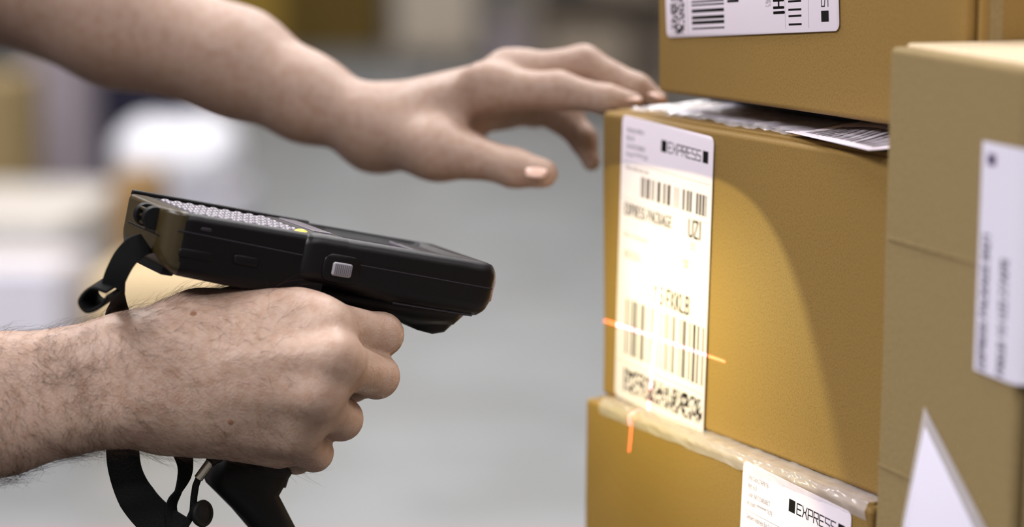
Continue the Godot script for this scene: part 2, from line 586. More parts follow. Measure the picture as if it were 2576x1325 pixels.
func build_cartons():
	var yaw := 0.4829
	# worktable under the stacks
	var t := thing("work_table", "steel work table that carries the stacked cartons", "table", Transform3D(carton_basis(yaw, 0), Vector3(0.0403, 0.0, -1.2823)))
	obj("table_top", rbox(Vector3(1.05, 0.035, 0.75), 0.006, 0, 1), M.steel, t, Transform3D(Basis(), Vector3(0.50, 0.9955, -0.30)))
	for x in [0.03, 0.97]:
		for z in [0.02, -0.62]:
			obj("leg", rbox(Vector3(0.04, 0.978, 0.04), 0.004, 0, 1), M.slate, t, Transform3D(Basis(), Vector3(x, 0.489, z)))
	obj("stretcher", rbox(Vector3(0.9, 0.03, 0.03), 0.004, 0, 1), M.slate, t, Transform3D(Basis(), Vector3(0.5, 0.25, -0.62)))
	# lowest carton of the stack
	var low := carton("carton", "lowest brown carton of the stack, taped along its upper edge", Vector3(0.0403, 1.1729, -1.2823), yaw, -0.0045, 0.2630, 0.1600, 0.21, M.kraft, M.kraft, M.kraft, 11)
	shipping_label(low, Vector3(0.1590, 0.1593, 0.0004), -0.055, "UZl", "15 FXKLB", M.ink, 5)
	film("tape", 0.243, [Vector3(0, 0.0016, -0.05), Vector3(0, 0.0016, -0.012), Vector3(0, 0.0012, -0.001), Vector3(0, -0.0015, 0.0016), Vector3(0, -0.0065, 0.0008)], 12, 0.0022, low, Vector3(0.018, 0.160, 0), 110).set_meta("label", "clear crinkled packing tape")
	# scanned carton
	var mid := carton("carton", "brown carton in the middle of the stack, label lit by the reader's beam", Vector3(0.0490, 1.3299, -1.2868), yaw, 0.0023, 0.2620, 0.1567, 0.20, M.kraft, M.kraft, M.kraft, 21)
	shipping_label(mid, Vector3(0.0225, 0.1560, 0.0005), -0.045, "UZl", "15 FXKLB", M.ink, 3)
	film("tape", 0.20, [Vector3(0, 0.0012, -0.075), Vector3(0, 0.0028, -0.045), Vector3(0, 0.0016, -0.012), Vector3(0, 0.0012, -0.005)], 22, 0.0034, mid, Vector3(0.02, 0.1570, 0), 90).set_meta("label", "clear crinkled plastic pouch")
	var sh := obj("packing_sheet", curled(0.205, 0.042, 0.0010, 3), M.sheet, mid, Transform3D(Basis(Vector3.UP, 0.0), Vector3(0.040, 0.1584, -0.016)))
	sh.set_meta("label", "lilac white sheet under the plastic")
	var sl := obj("barcode_slip", curled(0.088, 0.040, 0.0035, 5), M.paper, mid, Transform3D(Basis(Vector3.UP, -0.16), Vector3(0.168, 0.1595, -0.0045)))
	sl.set_meta("label", "curled white slip with a barcode")
	slip_print(sl, 0.088, 0.040, 0.0035, 5)
	# dark packet that holds the upper carton off the middle one
	var pk := thing("flat_packet", "dark grey flat packet squeezed between the two upper cartons of the stack", "packet", Transform3D(carton_basis(yaw, 0.0023), Vector3(0.0490, 1.3302, -1.2868) + carton_basis(yaw, 0).z * -0.058 + carton_basis(yaw, 0).x * 0.014))
	obj("sleeve", rbox(Vector3(0.215, 0.0110, 0.115), 0.004, 0.001, 6, 8), M.slate, pk, Transform3D(Basis(), Vector3(0.1075, 0.0057, -0.0575)))
	obj("closing_flap", rbox(Vector3(0.05, 0.0012, 0.09), 0.0005, 0, 2, 8), M.slate, pk, Transform3D(Basis(), Vector3(0.16, 0.0112, -0.06)))
	# upper carton
	var up := carton("carton", "brown carton on top of the stack, its label turned sideways", Vector3(0.0762, 1.3419 + 0.16, -1.2572), yaw, 0.0046, 0.2545, 0.16, 0.20, M.kraft, M.kraft, M.kraft, 31)
	shipping_label(up, Vector3(0.1575, 0.0405 + 0.090, 0.0006), PI * -0.5 + 0.072, "YHl", "15 MHTFl", M.ink, 17)
	obj("tape", rbox(Vector3(0.0006, 0.15, 0.007), 0.0002, 0, 1), M.kraft_pale, up, Transform3D(Basis(), Vector3(0.2545 + 0.0046, 0.08, -0.014)))
	# carton nearest to the camera; its flaps carry the overhead light in their colour
	var near := carton("carton", "tall greyish carton standing in front of the stack, with two white labels", Vector3(0.16145, 1.38275, -1.0221), 0.3599, -0.0154, 0.1060, 0.3697, 0.26, M.kraft_pale, M.kraft_lit_top, M.kraft_pale, 41)
	var h := 0.3697
	var lab := obj("document_label", bent_label(0.0785, 0.105, 0.030, h - 0.0325, h - 0.126), M.sheet, near)
	lab.set_meta("label", "white label folded round the corner")
	var col := [[0.0845, "EXPRESS PACKAGE 8421"], [0.0985, "FXKLB 15 UZI 27APR"]]
	for c in col:
		var tx := word("lettering", c[1], c[0], h - 0.125, 0.0048, M.ink_violet, lab, 0.78, true, 0.0011)
		tx.rotation.z = PI / 2
	obj("print_mark", printed([[0.0828, h - 0.0415, 0.0888, h - 0.0370]], 0.0011), M.ink_violet, lab)
	var pouch := obj("document_pouch", plate([Vector2(0.0422, h - 0.1585), Vector2(0.1052, h - 0.2085), Vector2(0.1052, h - 0.30), Vector2(0.016, h - 0.30), Vector2(0.0285, h - 0.203)], 0.0, 0.0006, 0.0002), M.sheet, near, Transform3D(Basis(), Vector3(0, 0, 0.0008)))
	pouch.set_meta("label", "slanted white document sheet")
	obj("pouch_film", plate([Vector2(0.0405, h - 0.1500), Vector2(0.1055, h - 0.1990), Vector2(0.1055, h - 0.305), Vector2(0.012, h - 0.305), Vector2(0.0255, h - 0.203)], 0.0, 0.0002, 0.00005), M.film, near, Transform3D(Basis(), Vector3(0, 0, 0.0006)))
	for yy in [0.083, 0.1842]:
		obj("score_line", rbox(Vector3(0.075 if yy < 0.1 else 0.028, 0.0012, 0.0005), 0.0002, 0, 1), M.kraft_pale, near, Transform3D(Basis(Vector3.BACK, 0.01), Vector3(0.041 if yy < 0.1 else 0.016, h - yy, 0.0003)))

# a strip that runs across the front from x0 to the corner at x1 and on round it
func bent_label(x0: float, x1: float, beyond: float, y1: float, y0: float) -> ArrayMesh:
	var path := [Vector2(x0, 0.0008), Vector2(x1 - 0.003, 0.0008), Vector2(x1 + 0.0025, 0.0004), Vector2(x1 + 0.0052, -0.002), Vector2(x1 + 0.0056, -0.006), Vector2(x1 + 0.0058, -beyond)]
	var rings := []
	for i in path.size():
		var p: Vector2 = path[i]
		var d: Vector2 = (path[mini(i + 1, path.size() - 1)] - path[maxi(i - 1, 0)]).normalized()
		var n := Vector2(d.y, -d.x) * -0.00012
		rings.append([Vector3(p.x + n.x, y0, p.y + n.y), Vector3(p.x + n.x, y1, p.y + n.y), Vector3(p.x - n.x, y1, p.y - n.y), Vector3(p.x - n.x, y0, p.y - n.y)])
	return loft(rings)

func lift(x: float, z: float, w: float, d: float, amp: float, sd: int) -> float:
	return amp * (0.5 + 0.5 * sin(x / w * 5.0 + sd)) * smoothstep(0.0, 0.6, z / d) + amp * 0.9 * smoothstep(0.3, 1.0, z / d)

# paper lying on a carton top: x along the front, z back from it; a thin solid sheet
func curled(w: float, d: float, amp: float, sd: int) -> ArrayMesh:
	var rings := []
	for i in 25:
		var x := w * i / 24
		var top := []
		var bot := []
		for j in 9:
			var z := d * j / 8
			var y := lift(x, z, w, d, amp, sd)
			top.append(Vector3(x, y + 0.00012, -z))
			bot.append(Vector3(x, y - 0.00012, -z))
		bot.reverse()
		rings.append(top + bot)
	return loft(rings)

func slip_print(sl: Node3D, w: float, d: float, amp: float, sd: int):
	var r := RandomNumberGenerator.new()
	r.seed = 77
	var v := PackedVector3Array()
	var n := PackedVector3Array()
	var idx := PackedInt32Array()
	var x := 0.010
	while x < w - 0.008:
		var bw: float = [0.0004, 0.0004, 0.0008, 0.0012][r.randi() % 4]
		for j in 6:
			for q in 2:
				var z := 0.006 + 0.020 * (j + q) / 6.0
				for p in [x, x + bw]:
					v.append(Vector3(p, lift(p, z, w, d, amp, sd) + 0.0002, -z))
					n.append(Vector3.UP)
			var b := v.size() - 4
			idx.append_array([b, b + 2, b + 3, b, b + 3, b + 1])
		x += bw + [0.0004, 0.0008, 0.0012][r.randi() % 3]
	obj("barcode", arr(v, n, idx), M.ink, sl)
	var o := word("lettering", "84512 SWB", 0.05, 0, 0.0028, M.ink, sl, 0.8)
	o.transform = Transform3D(Basis(Vector3.RIGHT, -PI / 2), Vector3(0.05, lift(0.06, 0.030, w, d, amp, sd) + 0.0004, -0.030))

# ---------------------------------------------------------------- barcode reader
const RO := Vector3(-0.152262, 1.303380, -1.075311)
const RA := Vector3(0.891544, -0.218143, -0.396941)
const RU := Vector3(0.195727, 0.975880, -0.096696)
const RL := Vector3(0.408460, 0.008516, 0.912736)

# cross-section of the case at a: x along the reader, y up, z towards the near side; with an open tray in the top
func case_ring(a: float, near: float, far: float, top: float, bottom: float, tray: float, rt: float, rb: float, lip: float) -> Array:
	var out := []
	for k in 5:
		var t := PI / 2 * k / 4
		out.append(Vector3(a, bottom + rb - rb * cos(t), near - rb + rb * sin(t)))
	for k in 5:
		var t := PI / 2 * k / 4
		out.append(Vector3(a, top - rt + rt * sin(t), near - rt + rt * cos(t)))
	var mid := (near + far) / 2
	out.append(Vector3(a, top, maxf(near - lip, mid)))
	out.append(Vector3(a, top - tray, maxf(near - lip - 0.0008, mid)))
	out.append(Vector3(a, top - tray, minf(far + lip + 0.0008, mid)))
	out.append(Vector3(a, top, minf(far + lip, mid)))
	for k in 5:
		var t := PI / 2 * k / 4
		out.append(Vector3(a, top - rt + rt * cos(t), far + rt - rt * sin(t)))
	for k in 5:
		var t := PI / 2 * k / 4
		out.append(Vector3(a, bottom + rb - rb * sin(t), far + rb - rb * cos(t)))
	return out

func corner_cut(d: float, r: float) -> float:
	return 0.0 if d >= r else r - sqrt(maxf(0.0, r * r - (r - d) * (r - d)))

func build_reader():
	var rd := thing("barcode_scanner", "black handheld barcode reader with a pistol grip, keypad and screen, held in the right hand", "barcode scanner", Transform3D(Basis(RA, RU, RL), RO))
	var mm := 0.001
	# keypad half of the case
	var rings := []
	for a in [2.0, 3.0, 5.0, 8.0, 12.0, 14.0, 20.0, 30.0, 40.0, 50.0, 58.0, 62.0, 64.0, 68.0, 72.0, 76.0]:
		var c := corner_cut(a - 2.0, 5.0)
		var bottom: float = lerpf(-29.5, -32.5, a / 76.0) + corner_cut(a - 2.0, 5.0) * 0.8
		var tray: float = 2.6 if a > 8.5 and a < 71.0 else 0.05
		rings.append(case_ring(a * mm, -c * mm, (-74.0 + c) * mm, -corner_cut(a - 2.0, 3.0) * mm * 0.6, bottom * mm, tray * mm, 3.8 * mm, 7.0 * mm, 5.2 * mm))
	obj("case", loft(rings), M.case_black, rd).set_meta("label", "black keypad half of the case")
	# rear end cap; its olive colour imitates a reflection of cardboard
	rings = []
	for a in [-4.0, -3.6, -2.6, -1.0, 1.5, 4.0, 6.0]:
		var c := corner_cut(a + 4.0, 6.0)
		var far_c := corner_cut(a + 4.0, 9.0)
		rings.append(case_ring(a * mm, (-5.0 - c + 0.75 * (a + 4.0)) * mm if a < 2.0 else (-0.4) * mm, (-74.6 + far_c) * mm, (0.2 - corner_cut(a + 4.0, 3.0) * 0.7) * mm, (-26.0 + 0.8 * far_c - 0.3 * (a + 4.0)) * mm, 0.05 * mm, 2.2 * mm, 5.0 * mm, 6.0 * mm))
	obj("end_cap", loft(rings), M.case_reflection, rd).set_meta("label", "rear end cap with an olive reflection put into its colour")
	# head with the screen tray
	rings = []
	for a in [63.0, 63.6, 65.0, 67.0, 70.0, 74.0, 78.0, 84.0, 85.0, 100.0, 115.0, 130.0, 146.0, 150.0, 154.0, 158.0, 161.0, 163.0, 164.2]:
		var c := corner_cut(a - 63.0, 6.0) * 0.7 + corner_cut(164.2 - a, 6.0)
		var top := -corner_cut(164.2 - a, 6.5) * 0.9 + 0.6 - corner_cut(a - 63.0, 6.0) * 0.4
		var bottom := -24.0 - 3.0 * smoothstep(80.0, 120.0, a) * 0.9 + corner_cut(164.2 - a, 11.0) * 0.9 - 0.2
		var tray := 0.05
		if a > 84.5 and a < 149.0: tray = 5.0
		rings.append(case_ring(a * mm, (2.6 - c) * mm, (-76.6 + c) * mm, top * mm, bottom * mm, tray * mm, 5.0 * mm, 8.0 * mm, 7.5 * mm))
	obj("scan_head", loft(rings), M.case_head, rd).set_meta("label", "thicker scanning head with the screen")
	# belly under the head, the chin piece and the seam lines
	obj("belly", plate([Vector2(60, -30) * mm, Vector2(66, -33.0) * mm, Vector2(90, -33.6) * mm, Vector2(113, -33.4) * mm, Vector2(129, -35.4) * mm, Vector2(150.5, -32.5) * mm, Vector2(156, -26.0) * mm, Vector2(150, -22) * mm, Vector2(70, -22) * mm], -0.069, -0.006, 0.004), M.case_black, rd)
	obj("chin", plate([Vector2(118, -34.0) * mm, Vector2(130, -36.2) * mm, Vector2(134, -38.2) * mm, Vector2(142.2, -39.0) * mm, Vector2(148.2, -37.2) * mm, Vector2(151.6, -33.0) * mm, Vector2(146, -30) * mm, Vector2(120, -30) * mm], -0.062, -0.012, 0.002), M.rubber, rd)
	obj("seam", rbox(Vector3(0.064, 0.0007, 0.0006), 0.0002, 0, 1), M.seam, rd, Transform3D(Basis(Vector3.BACK, -0.03), Vector3(0.034, -0.0095, -0.0001)))
	obj("seam", rbox(Vector3(0.071, 0.0007, 0.0006), 0.0002, 0, 1), M.seam, rd, Transform3D(Basis(Vector3.BACK, -0.012), Vector3(0.126, -0.0108, 0.0026)))
	obj("seam", rbox(Vector3(0.042, 0.0008, 0.0006), 0.0002, 0, 1), M.seam, rd, Transform3D(Basis(Vector3.BACK, 0.0), Vector3(0.134, -0.0259, -0.0008)))
	# side details
	var bez := obj("button_bezel", plate(rounded_rect(0.0185, 0.0135, 0.004, 0.0735, -0.0205), 0.0, 0.0012, 0.0005), M.case_black, rd, Transform3D(Basis(Vector3.BACK, -0.0), Vector3(0, 0, 0.0022)))
	var sb := obj("side_button", plate(rounded_rect(0.0098, 0.0066, 0.0012, 0.0778, -0.0172), 0.0, 0.0018, 0.0006), M.key_clear, bez, Transform3D(Basis(), Vector3(0, 0, 0.0008)))
	sb.set_meta("label", "pale ribbed button")
	for k in 9:
		obj("rib", rbox(Vector3(0.0004, 0.0054, 0.0006), 0.0002, 0, 1), M.key, bez, Transform3D(Basis(), Vector3(0.0790 + k * 0.00095, -0.0139, 0.0027)))
	obj("side_key", plate(rounded_rect(0.0122, 0.0046, 0.0012, 0.0307, -0.0195), 0.0, 0.0012, 0.0005), M.case_black, rd, Transform3D(Basis(Vector3.BACK, 0.0), Vector3(0, 0, -0.0003)))
	obj("slot", plate(rounded_rect(0.0052, 0.0017, 0.0008, 0.0126, -0.0070), 0.0, 0.0006, 0.0002), M.seam, rd, Transform3D(Basis(), Vector3(0, 0, -0.0002)))
	obj("foot", rbox(Vector3(0.0065, 0.004, 0.05), 0.001, 0, 1), M.rubber, rd, Transform3D(Basis(), Vector3(0.0045, -0.0290, -0.037)))
	obj("battery_door", plate(rounded_rect(0.0165, 0.0045, 0.0014, 0.0045, -0.0205), 0.0, 0.0010, 0.0004), M.case_black, rd, Transform3D(Basis(), Vector3(0, 0, -0.0006)))
	# latch on the rear cap: two round lugs with bars between them
	for z in [-0.016, -0.030]:
		var cy := CylinderMesh.new()
		cy.top_radius = 0.0052
		cy.bottom_radius = 0.0056
		cy.height = 0.0034
		obj("latch_lug", cy, M.rubber, rd, Transform3D(Basis(Vector3.RIGHT, PI / 2), Vector3(-0.0052, -0.0060, z)))
	for k in 3:
		obj("latch_bar", rbox(Vector3(0.0016, 0.0014, 0.012), 0.0005, 0, 1), M.case_reflection, rd, Transform3D(Basis(), Vector3(-0.0085 + 0.0005 * k, -0.0030 - 0.0032 * k, -0.023)))
	obj("cap_groove", rbox(Vector3(0.0006, 0.0006, 0.052), 0.0002, 0, 1), M.rubber, rd, Transform3D(Basis(), Vector3(-0.0042, -0.0128, -0.034)))
	obj("far_rim", rbox(Vector3(0.092, 0.0034, 0.0026), 0.0011, 0, 2), M.case_black, rd, Transform3D(Basis(Vector3.BACK, -0.004), Vector3(0.044, 0.0002, -0.0716)))
	# keypad
	var dome := SphereMesh.new()
	dome.radius = 0.0029
	dome.height = 0.0040
	dome.radial_segments = 14
	dome.rings = 6
	for i in 9:
		for j in 7:
			var k := obj("key", dome, M.key, rd, Transform3D(Basis.from_scale(Vector3(1.02, 1.0, 1.42)), Vector3(0.0132 + i * 0.00615, -0.0012, -0.0088 - j * 0.0092)))
			if i == 8 and j == 0:
				k.position.x += 0.0015
				k.scale = Vector3(1.35, 1.15, 1.3)
				k.material_override = M.key_yellow
				k.set_meta("label", "yellow key")
	obj("function_bar", rbox(Vector3(0.010, 0.002, 0.052), 0.0008, 0, 2), M.key, rd, Transform3D(Basis(), Vector3(0.0755, 0.0003, -0.037)))
	obj("screen", rbox(Vector3(0.046, 0.002, 0.056), 0.0006, 0, 1), M.screen, rd, Transform3D(Basis(), Vector3(0.108, -0.0038, -0.037)))
	obj("screen_bar", rbox(Vector3(0.002, 0.0036, 0.058), 0.0007, 0, 1), M.key, rd, Transform3D(Basis(), Vector3(0.1325, -0.0030, -0.037)))
	obj("speaker_cover", rbox(Vector3(0.014, 0.004, 0.050), 0.0018, 0, 2), M.case_head, rd, Transform3D(Basis(), Vector3(0.1405, -0.0030, -0.037)))
	# scan window, aiming lamp and line projector on the nose
	obj("nose_lens", rbox(Vector3(0.003, 0.012, 0.018), 0.0014, 0, 2), M.screen, rd, Transform3D(Basis(), Vector3(0.1646, -0.0125, -0.014)))
	var lamp := CylinderMesh.new()
	lamp.top_radius = 0.005
	lamp.bottom_radius = 0.005
	lamp.height = 0.004
	obj("aiming_lamp", lamp, M.glow_warm, rd, Transform3D(Basis(Vector3.BACK, PI / 2), Vector3(0.1690, -0.013, -0.037)))
	var ax := Vector3(0.98067, -0.19151, -0.04018)
	var lb := Basis.looking_at(ax, Vector3.UP)
	# hood whose front has a rounded square opening that trims the beam
	var at := Vector3(0.172, -0.013, -0.037)
	rings = []
	for q in [[-0.012, 0.0070, 0], [-0.012, 0.0078, 0], [0.0046, 0.0078, 0], [0.00445, 0.0, 1], [0.00435, 0.0, 1], [0.0040, 0.0070, 0], [-0.012, 0.0070, 0]]:
		var ring := []
		for k in 72:
			var t := TAU * k / 72
			var p: Vector2 = Vector2(cos(t), sin(t)) * q[1]
			if q[2]:
				var r := pow(pow(absf(cos(t)) / 1.20, 3.6) + pow(absf(sin(t)) / 1.18, 3.6), -1.0 / 3.6)
				p = Vector2(cos(t), sin(t)) * r * 0.0040
			ring.append(at + lb * Vector3(p.x, p.y, -q[0]))
		rings.append(ring)
	obj("lamp_hood", loft(rings, false), M.rubber, rd)
	var s := AreaLight3D.new()
	s.name = "aiming_light"
	rd.add_child(s)
	s.transform = Transform3D(lb * Basis(Vector3.UP, -0.24) * Basis(Vector3.RIGHT, -0.36), at + ax * 0.0004)
	s.area_size = Vector2(0.0003, 0.0003)
	s.area_normalize_energy = true
	s.light_color = c8(255, 243, 165)
	s.light_energy = AIM_ENERGY
	s.shadow_enabled = true
	line_projector(rd)
	# grip
	rings = []
	for q in [[78, -24, 24, 15], [79, -34, 21, 14.5], [77, -50, 19.5, 14], [76, -70, 20, 14.5], [74.5, -90, 20, 14.5], [73, -108, 19, 14], [72, -122, 18.5, 13.5]]:
		var ring := []
		for k in 20:
			var t := TAU * k / 20
			var cs := signf(cos(t)) * pow(absf(cos(t)), 0.8)
			var sn := signf(sin(t)) * pow(absf(sin(t)), 0.8)
			ring.append(Vector3(q[0] + q[2] * cs, q[1] - 4.0 * cs, -37 + q[3] * sn) * mm)
		rings.append(ring)
	obj("grip", loft(rings), M.rubber, rd)
	obj("grip_foot", plate([Vector2(54.5, -113) * mm, Vector2(52.5, -127.2) * mm, Vector2(54.7, -130.9) * mm, Vector2(60.6, -135.1) * mm, Vector2(70.2, -142) * mm, Vector2(79.8, -150) * mm, Vector2(87, -156) * mm, Vector2(97.5, -156) * mm, Vector2(98.4, -149) * mm, Vector2(96.2, -143.5) * mm, Vector2(90.8, -136.7) * mm, Vector2(84.7, -129.0) * mm, Vector2(87.5, -121) * mm, Vector2(91.5, -112) * mm], -0.052, -0.022, 0.0035), M.rubber, rd)
	obj("trigger", plate([Vector2(97, -38) * mm, Vector2(104, -42) * mm, Vector2(106, -56) * mm, Vector2(101, -62) * mm, Vector2(96, -56) * mm], -0.045, -0.029, 0.0015), M.case_black, rd)
	# hand strap of webbing, its stitched loops, ferrule and cord
	var inv := rd.transform.affine_inverse()
	var R := func(list): return list.map(func(p): return inv * p)
	var V := func(list): return list.map(func(p): return rd.transform.basis.inverse() * p)
	obj("strap", ribbon(R.call([Vector3(-0.1684, 1.2870, -1.0859), Vector3(-0.1722, 1.2861, -1.0797), Vector3(-0.1766, 1.2817, -1.0749), Vector3(-0.1801, 1.2748, -1.0718), Vector3(-0.1821, 1.2691, -1.0709)]), V.call([Vector3(0.0026, -0.0049, -0.0023), Vector3(0.0037, -0.0045, -0.0023), Vector3(0.0045, -0.0031, -0.0015), Vector3(0.0047, -0.0022, -0.0017), Vector3(0.0045, -0.0020, -0.0017)]), 0.0016), M.webbing, rd)
	obj("strap_loop", ribbon(R.call([Vector3(-0.1813, 1.2689, -1.0719), Vector3(-0.1882, 1.2706, -1.0731), Vector3(-0.1935, 1.2650, -1.0733), Vector3(-0.1906, 1.2604, -1.0725), Vector3(-0.1850, 1.2620, -1.0718), Vector3(-0.1812, 1.2666, -1.0715)]), V.call([Vector3(0.0017, 0.0005, -0.0112), Vector3(0.0019, 0.0005, -0.0122), Vector3(0.0019, 0.0007, -0.0123), Vector3(0.0019, 0.0007, -0.0123), Vector3(0.0017, 0.0005, -0.0112), Vector3(0.0013, 0.0001, -0.0101)]), 0.0018), M.webbing, rd)
	obj("strap", ribbon(R.call([Vector3(-0.1787, 1.2710, -1.0773), Vector3(-0.1804, 1.2644, -1.0843), Vector3(-0.1840, 1.2564, -1.0982), Vector3(-0.1873, 1.2464, -1.1169), Vector3(-0.1890, 1.2247, -1.1286), Vector3(-0.1884, 1.2039, -1.1253), Vector3(-0.1862, 1.1854, -1.1123), Vector3(-0.1839, 1.1744, -1.1055), Vector3(-0.1778, 1.1636, -1.0987), Vector3(-0.1684, 1.1539, -1.0951), Vector3(-0.1554, 1.1464, -1.0919)]), V.call([Vector3(0.0017, -0.0005, -0.0009), Vector3(0.0013, -0.0007, -0.0029), Vector3(0.0037, -0.0005, -0.0030), Vector3(0.0063, -0.0009, -0.0009), Vector3(0.0075, 0.0000, 0.0000), Vector3(0.0078, 0.0000, 0.0000), Vector3(0.0080, -0.0004, 0.0001), Vector3(0.0080, 0.0011, -0.0002), Vector3(0.0078, 0.0044, -0.0007), Vector3(0.0067, 0.0063, -0.0010), Vector3(0.0045, 0.0074, -0.0012)]), 0.0018), M.webbing, rd)
	obj("strap", ribbon(R.call([Vector3(-0.1611, 1.1901, -1.1130), Vector3(-0.1572, 1.1849, -1.1061), Vector3(-0.1548, 1.1784, -1.1010), Vector3(-0.1552, 1.1731, -1.0992), Vector3(-0.1577, 1.1669, -1.0972), Vector3(-0.1604, 1.1621, -1.0954), Vector3(-0.1606, 1.1569, -1.0946), Vector3(-0.1593, 1.1495, -1.0934)]), V.call([Vector3(0.0052, 0.0011, -0.0002), Vector3(0.0050, 0.0006, -0.0011), Vector3(0.0034, -0.0008, -0.0029), Vector3(0.0024, -0.0015, -0.0038), Vector3(0.0006, -0.0013, -0.0049), Vector3(0.0015, -0.0021, -0.0027), Vector3(0.0028, -0.0018, -0.0017), Vector3(0.0041, -0.0005, -0.0009)]), 0.0014), M.webbing, rd)
	obj("ferrule", tube(R.call([Vector3(-0.1425, 1.1808, -1.0994), Vector3(-0.1483, 1.1728, -1.0981)]), [0.0022, 0.0022], 14), M.steel, rd)
	obj("ferrule_cap", tube(R.call([Vector3(-0.1390, 1.1821, -1.1036), Vector3(-0.1411, 1.1817, -1.1005), Vector3(-0.1431, 1.1800, -1.0993)]), [0.0028, 0.0027, 0.0025], 12), M.rubber, rd)
	obj("cord", tube(R.call([Vector3(-0.1481, 1.1732, -1.0982), Vector3(-0.1496, 1.1693, -1.0976), Vector3(-0.1504, 1.1641, -1.0967), Vector3(-0.1508, 1.1576, -1.0957), Vector3(-0.1523, 1.1542, -1.0952), Vector3(-0.1552, 1.1513, -1.0937), Vector3(-0.1593, 1.1480, -1.0932)]), [0.0016, 0.0017, 0.0017, 0.0018, 0.0018, 0.0018, 0.0018], 10), M.webbing, rd)
	var ct: Vector3 = inv * Vector3(-0.1463, 1.1575, -1.0916)
	var face: Vector3 = rd.transform.basis.inverse() * Vector3(0.80, 0.12, 0.59)
	var snap := obj("snap_button", lathe([[0.0, 0.0022], [0.0030, 0.0020], [0.0046, 0.0010], [0.0050, 0.0018], [0.0062, 0.0018], [0.0066, 0.0008], [0.0058, -0.0012], [0.0028, -0.0020], [0.0024, -0.0050], [0.0, -0.0052]], 24), M.rubber, rd)
	snap.transform = Transform3D(Basis(Quaternion(Vector3.UP, face.normalized())), ct)

func lathe(profile: Array, seg: int) -> ArrayMesh:
	var v := PackedVector3Array()
	var idx := PackedInt32Array()
	for p in profile:
		for k in seg:
			var a := TAU * k / seg
			v.append(Vector3(cos(a) * p[0], p[1], sin(a) * p[0]))
	for i in profile.size() - 1:
		for k in seg:
			var a := i * seg + k
			var b := i * seg + (k + 1) % seg
			idx.append_array([a, b + seg, b, a, a + seg, b + seg])
	return arr(v, smooth_normals(v, idx), idx)

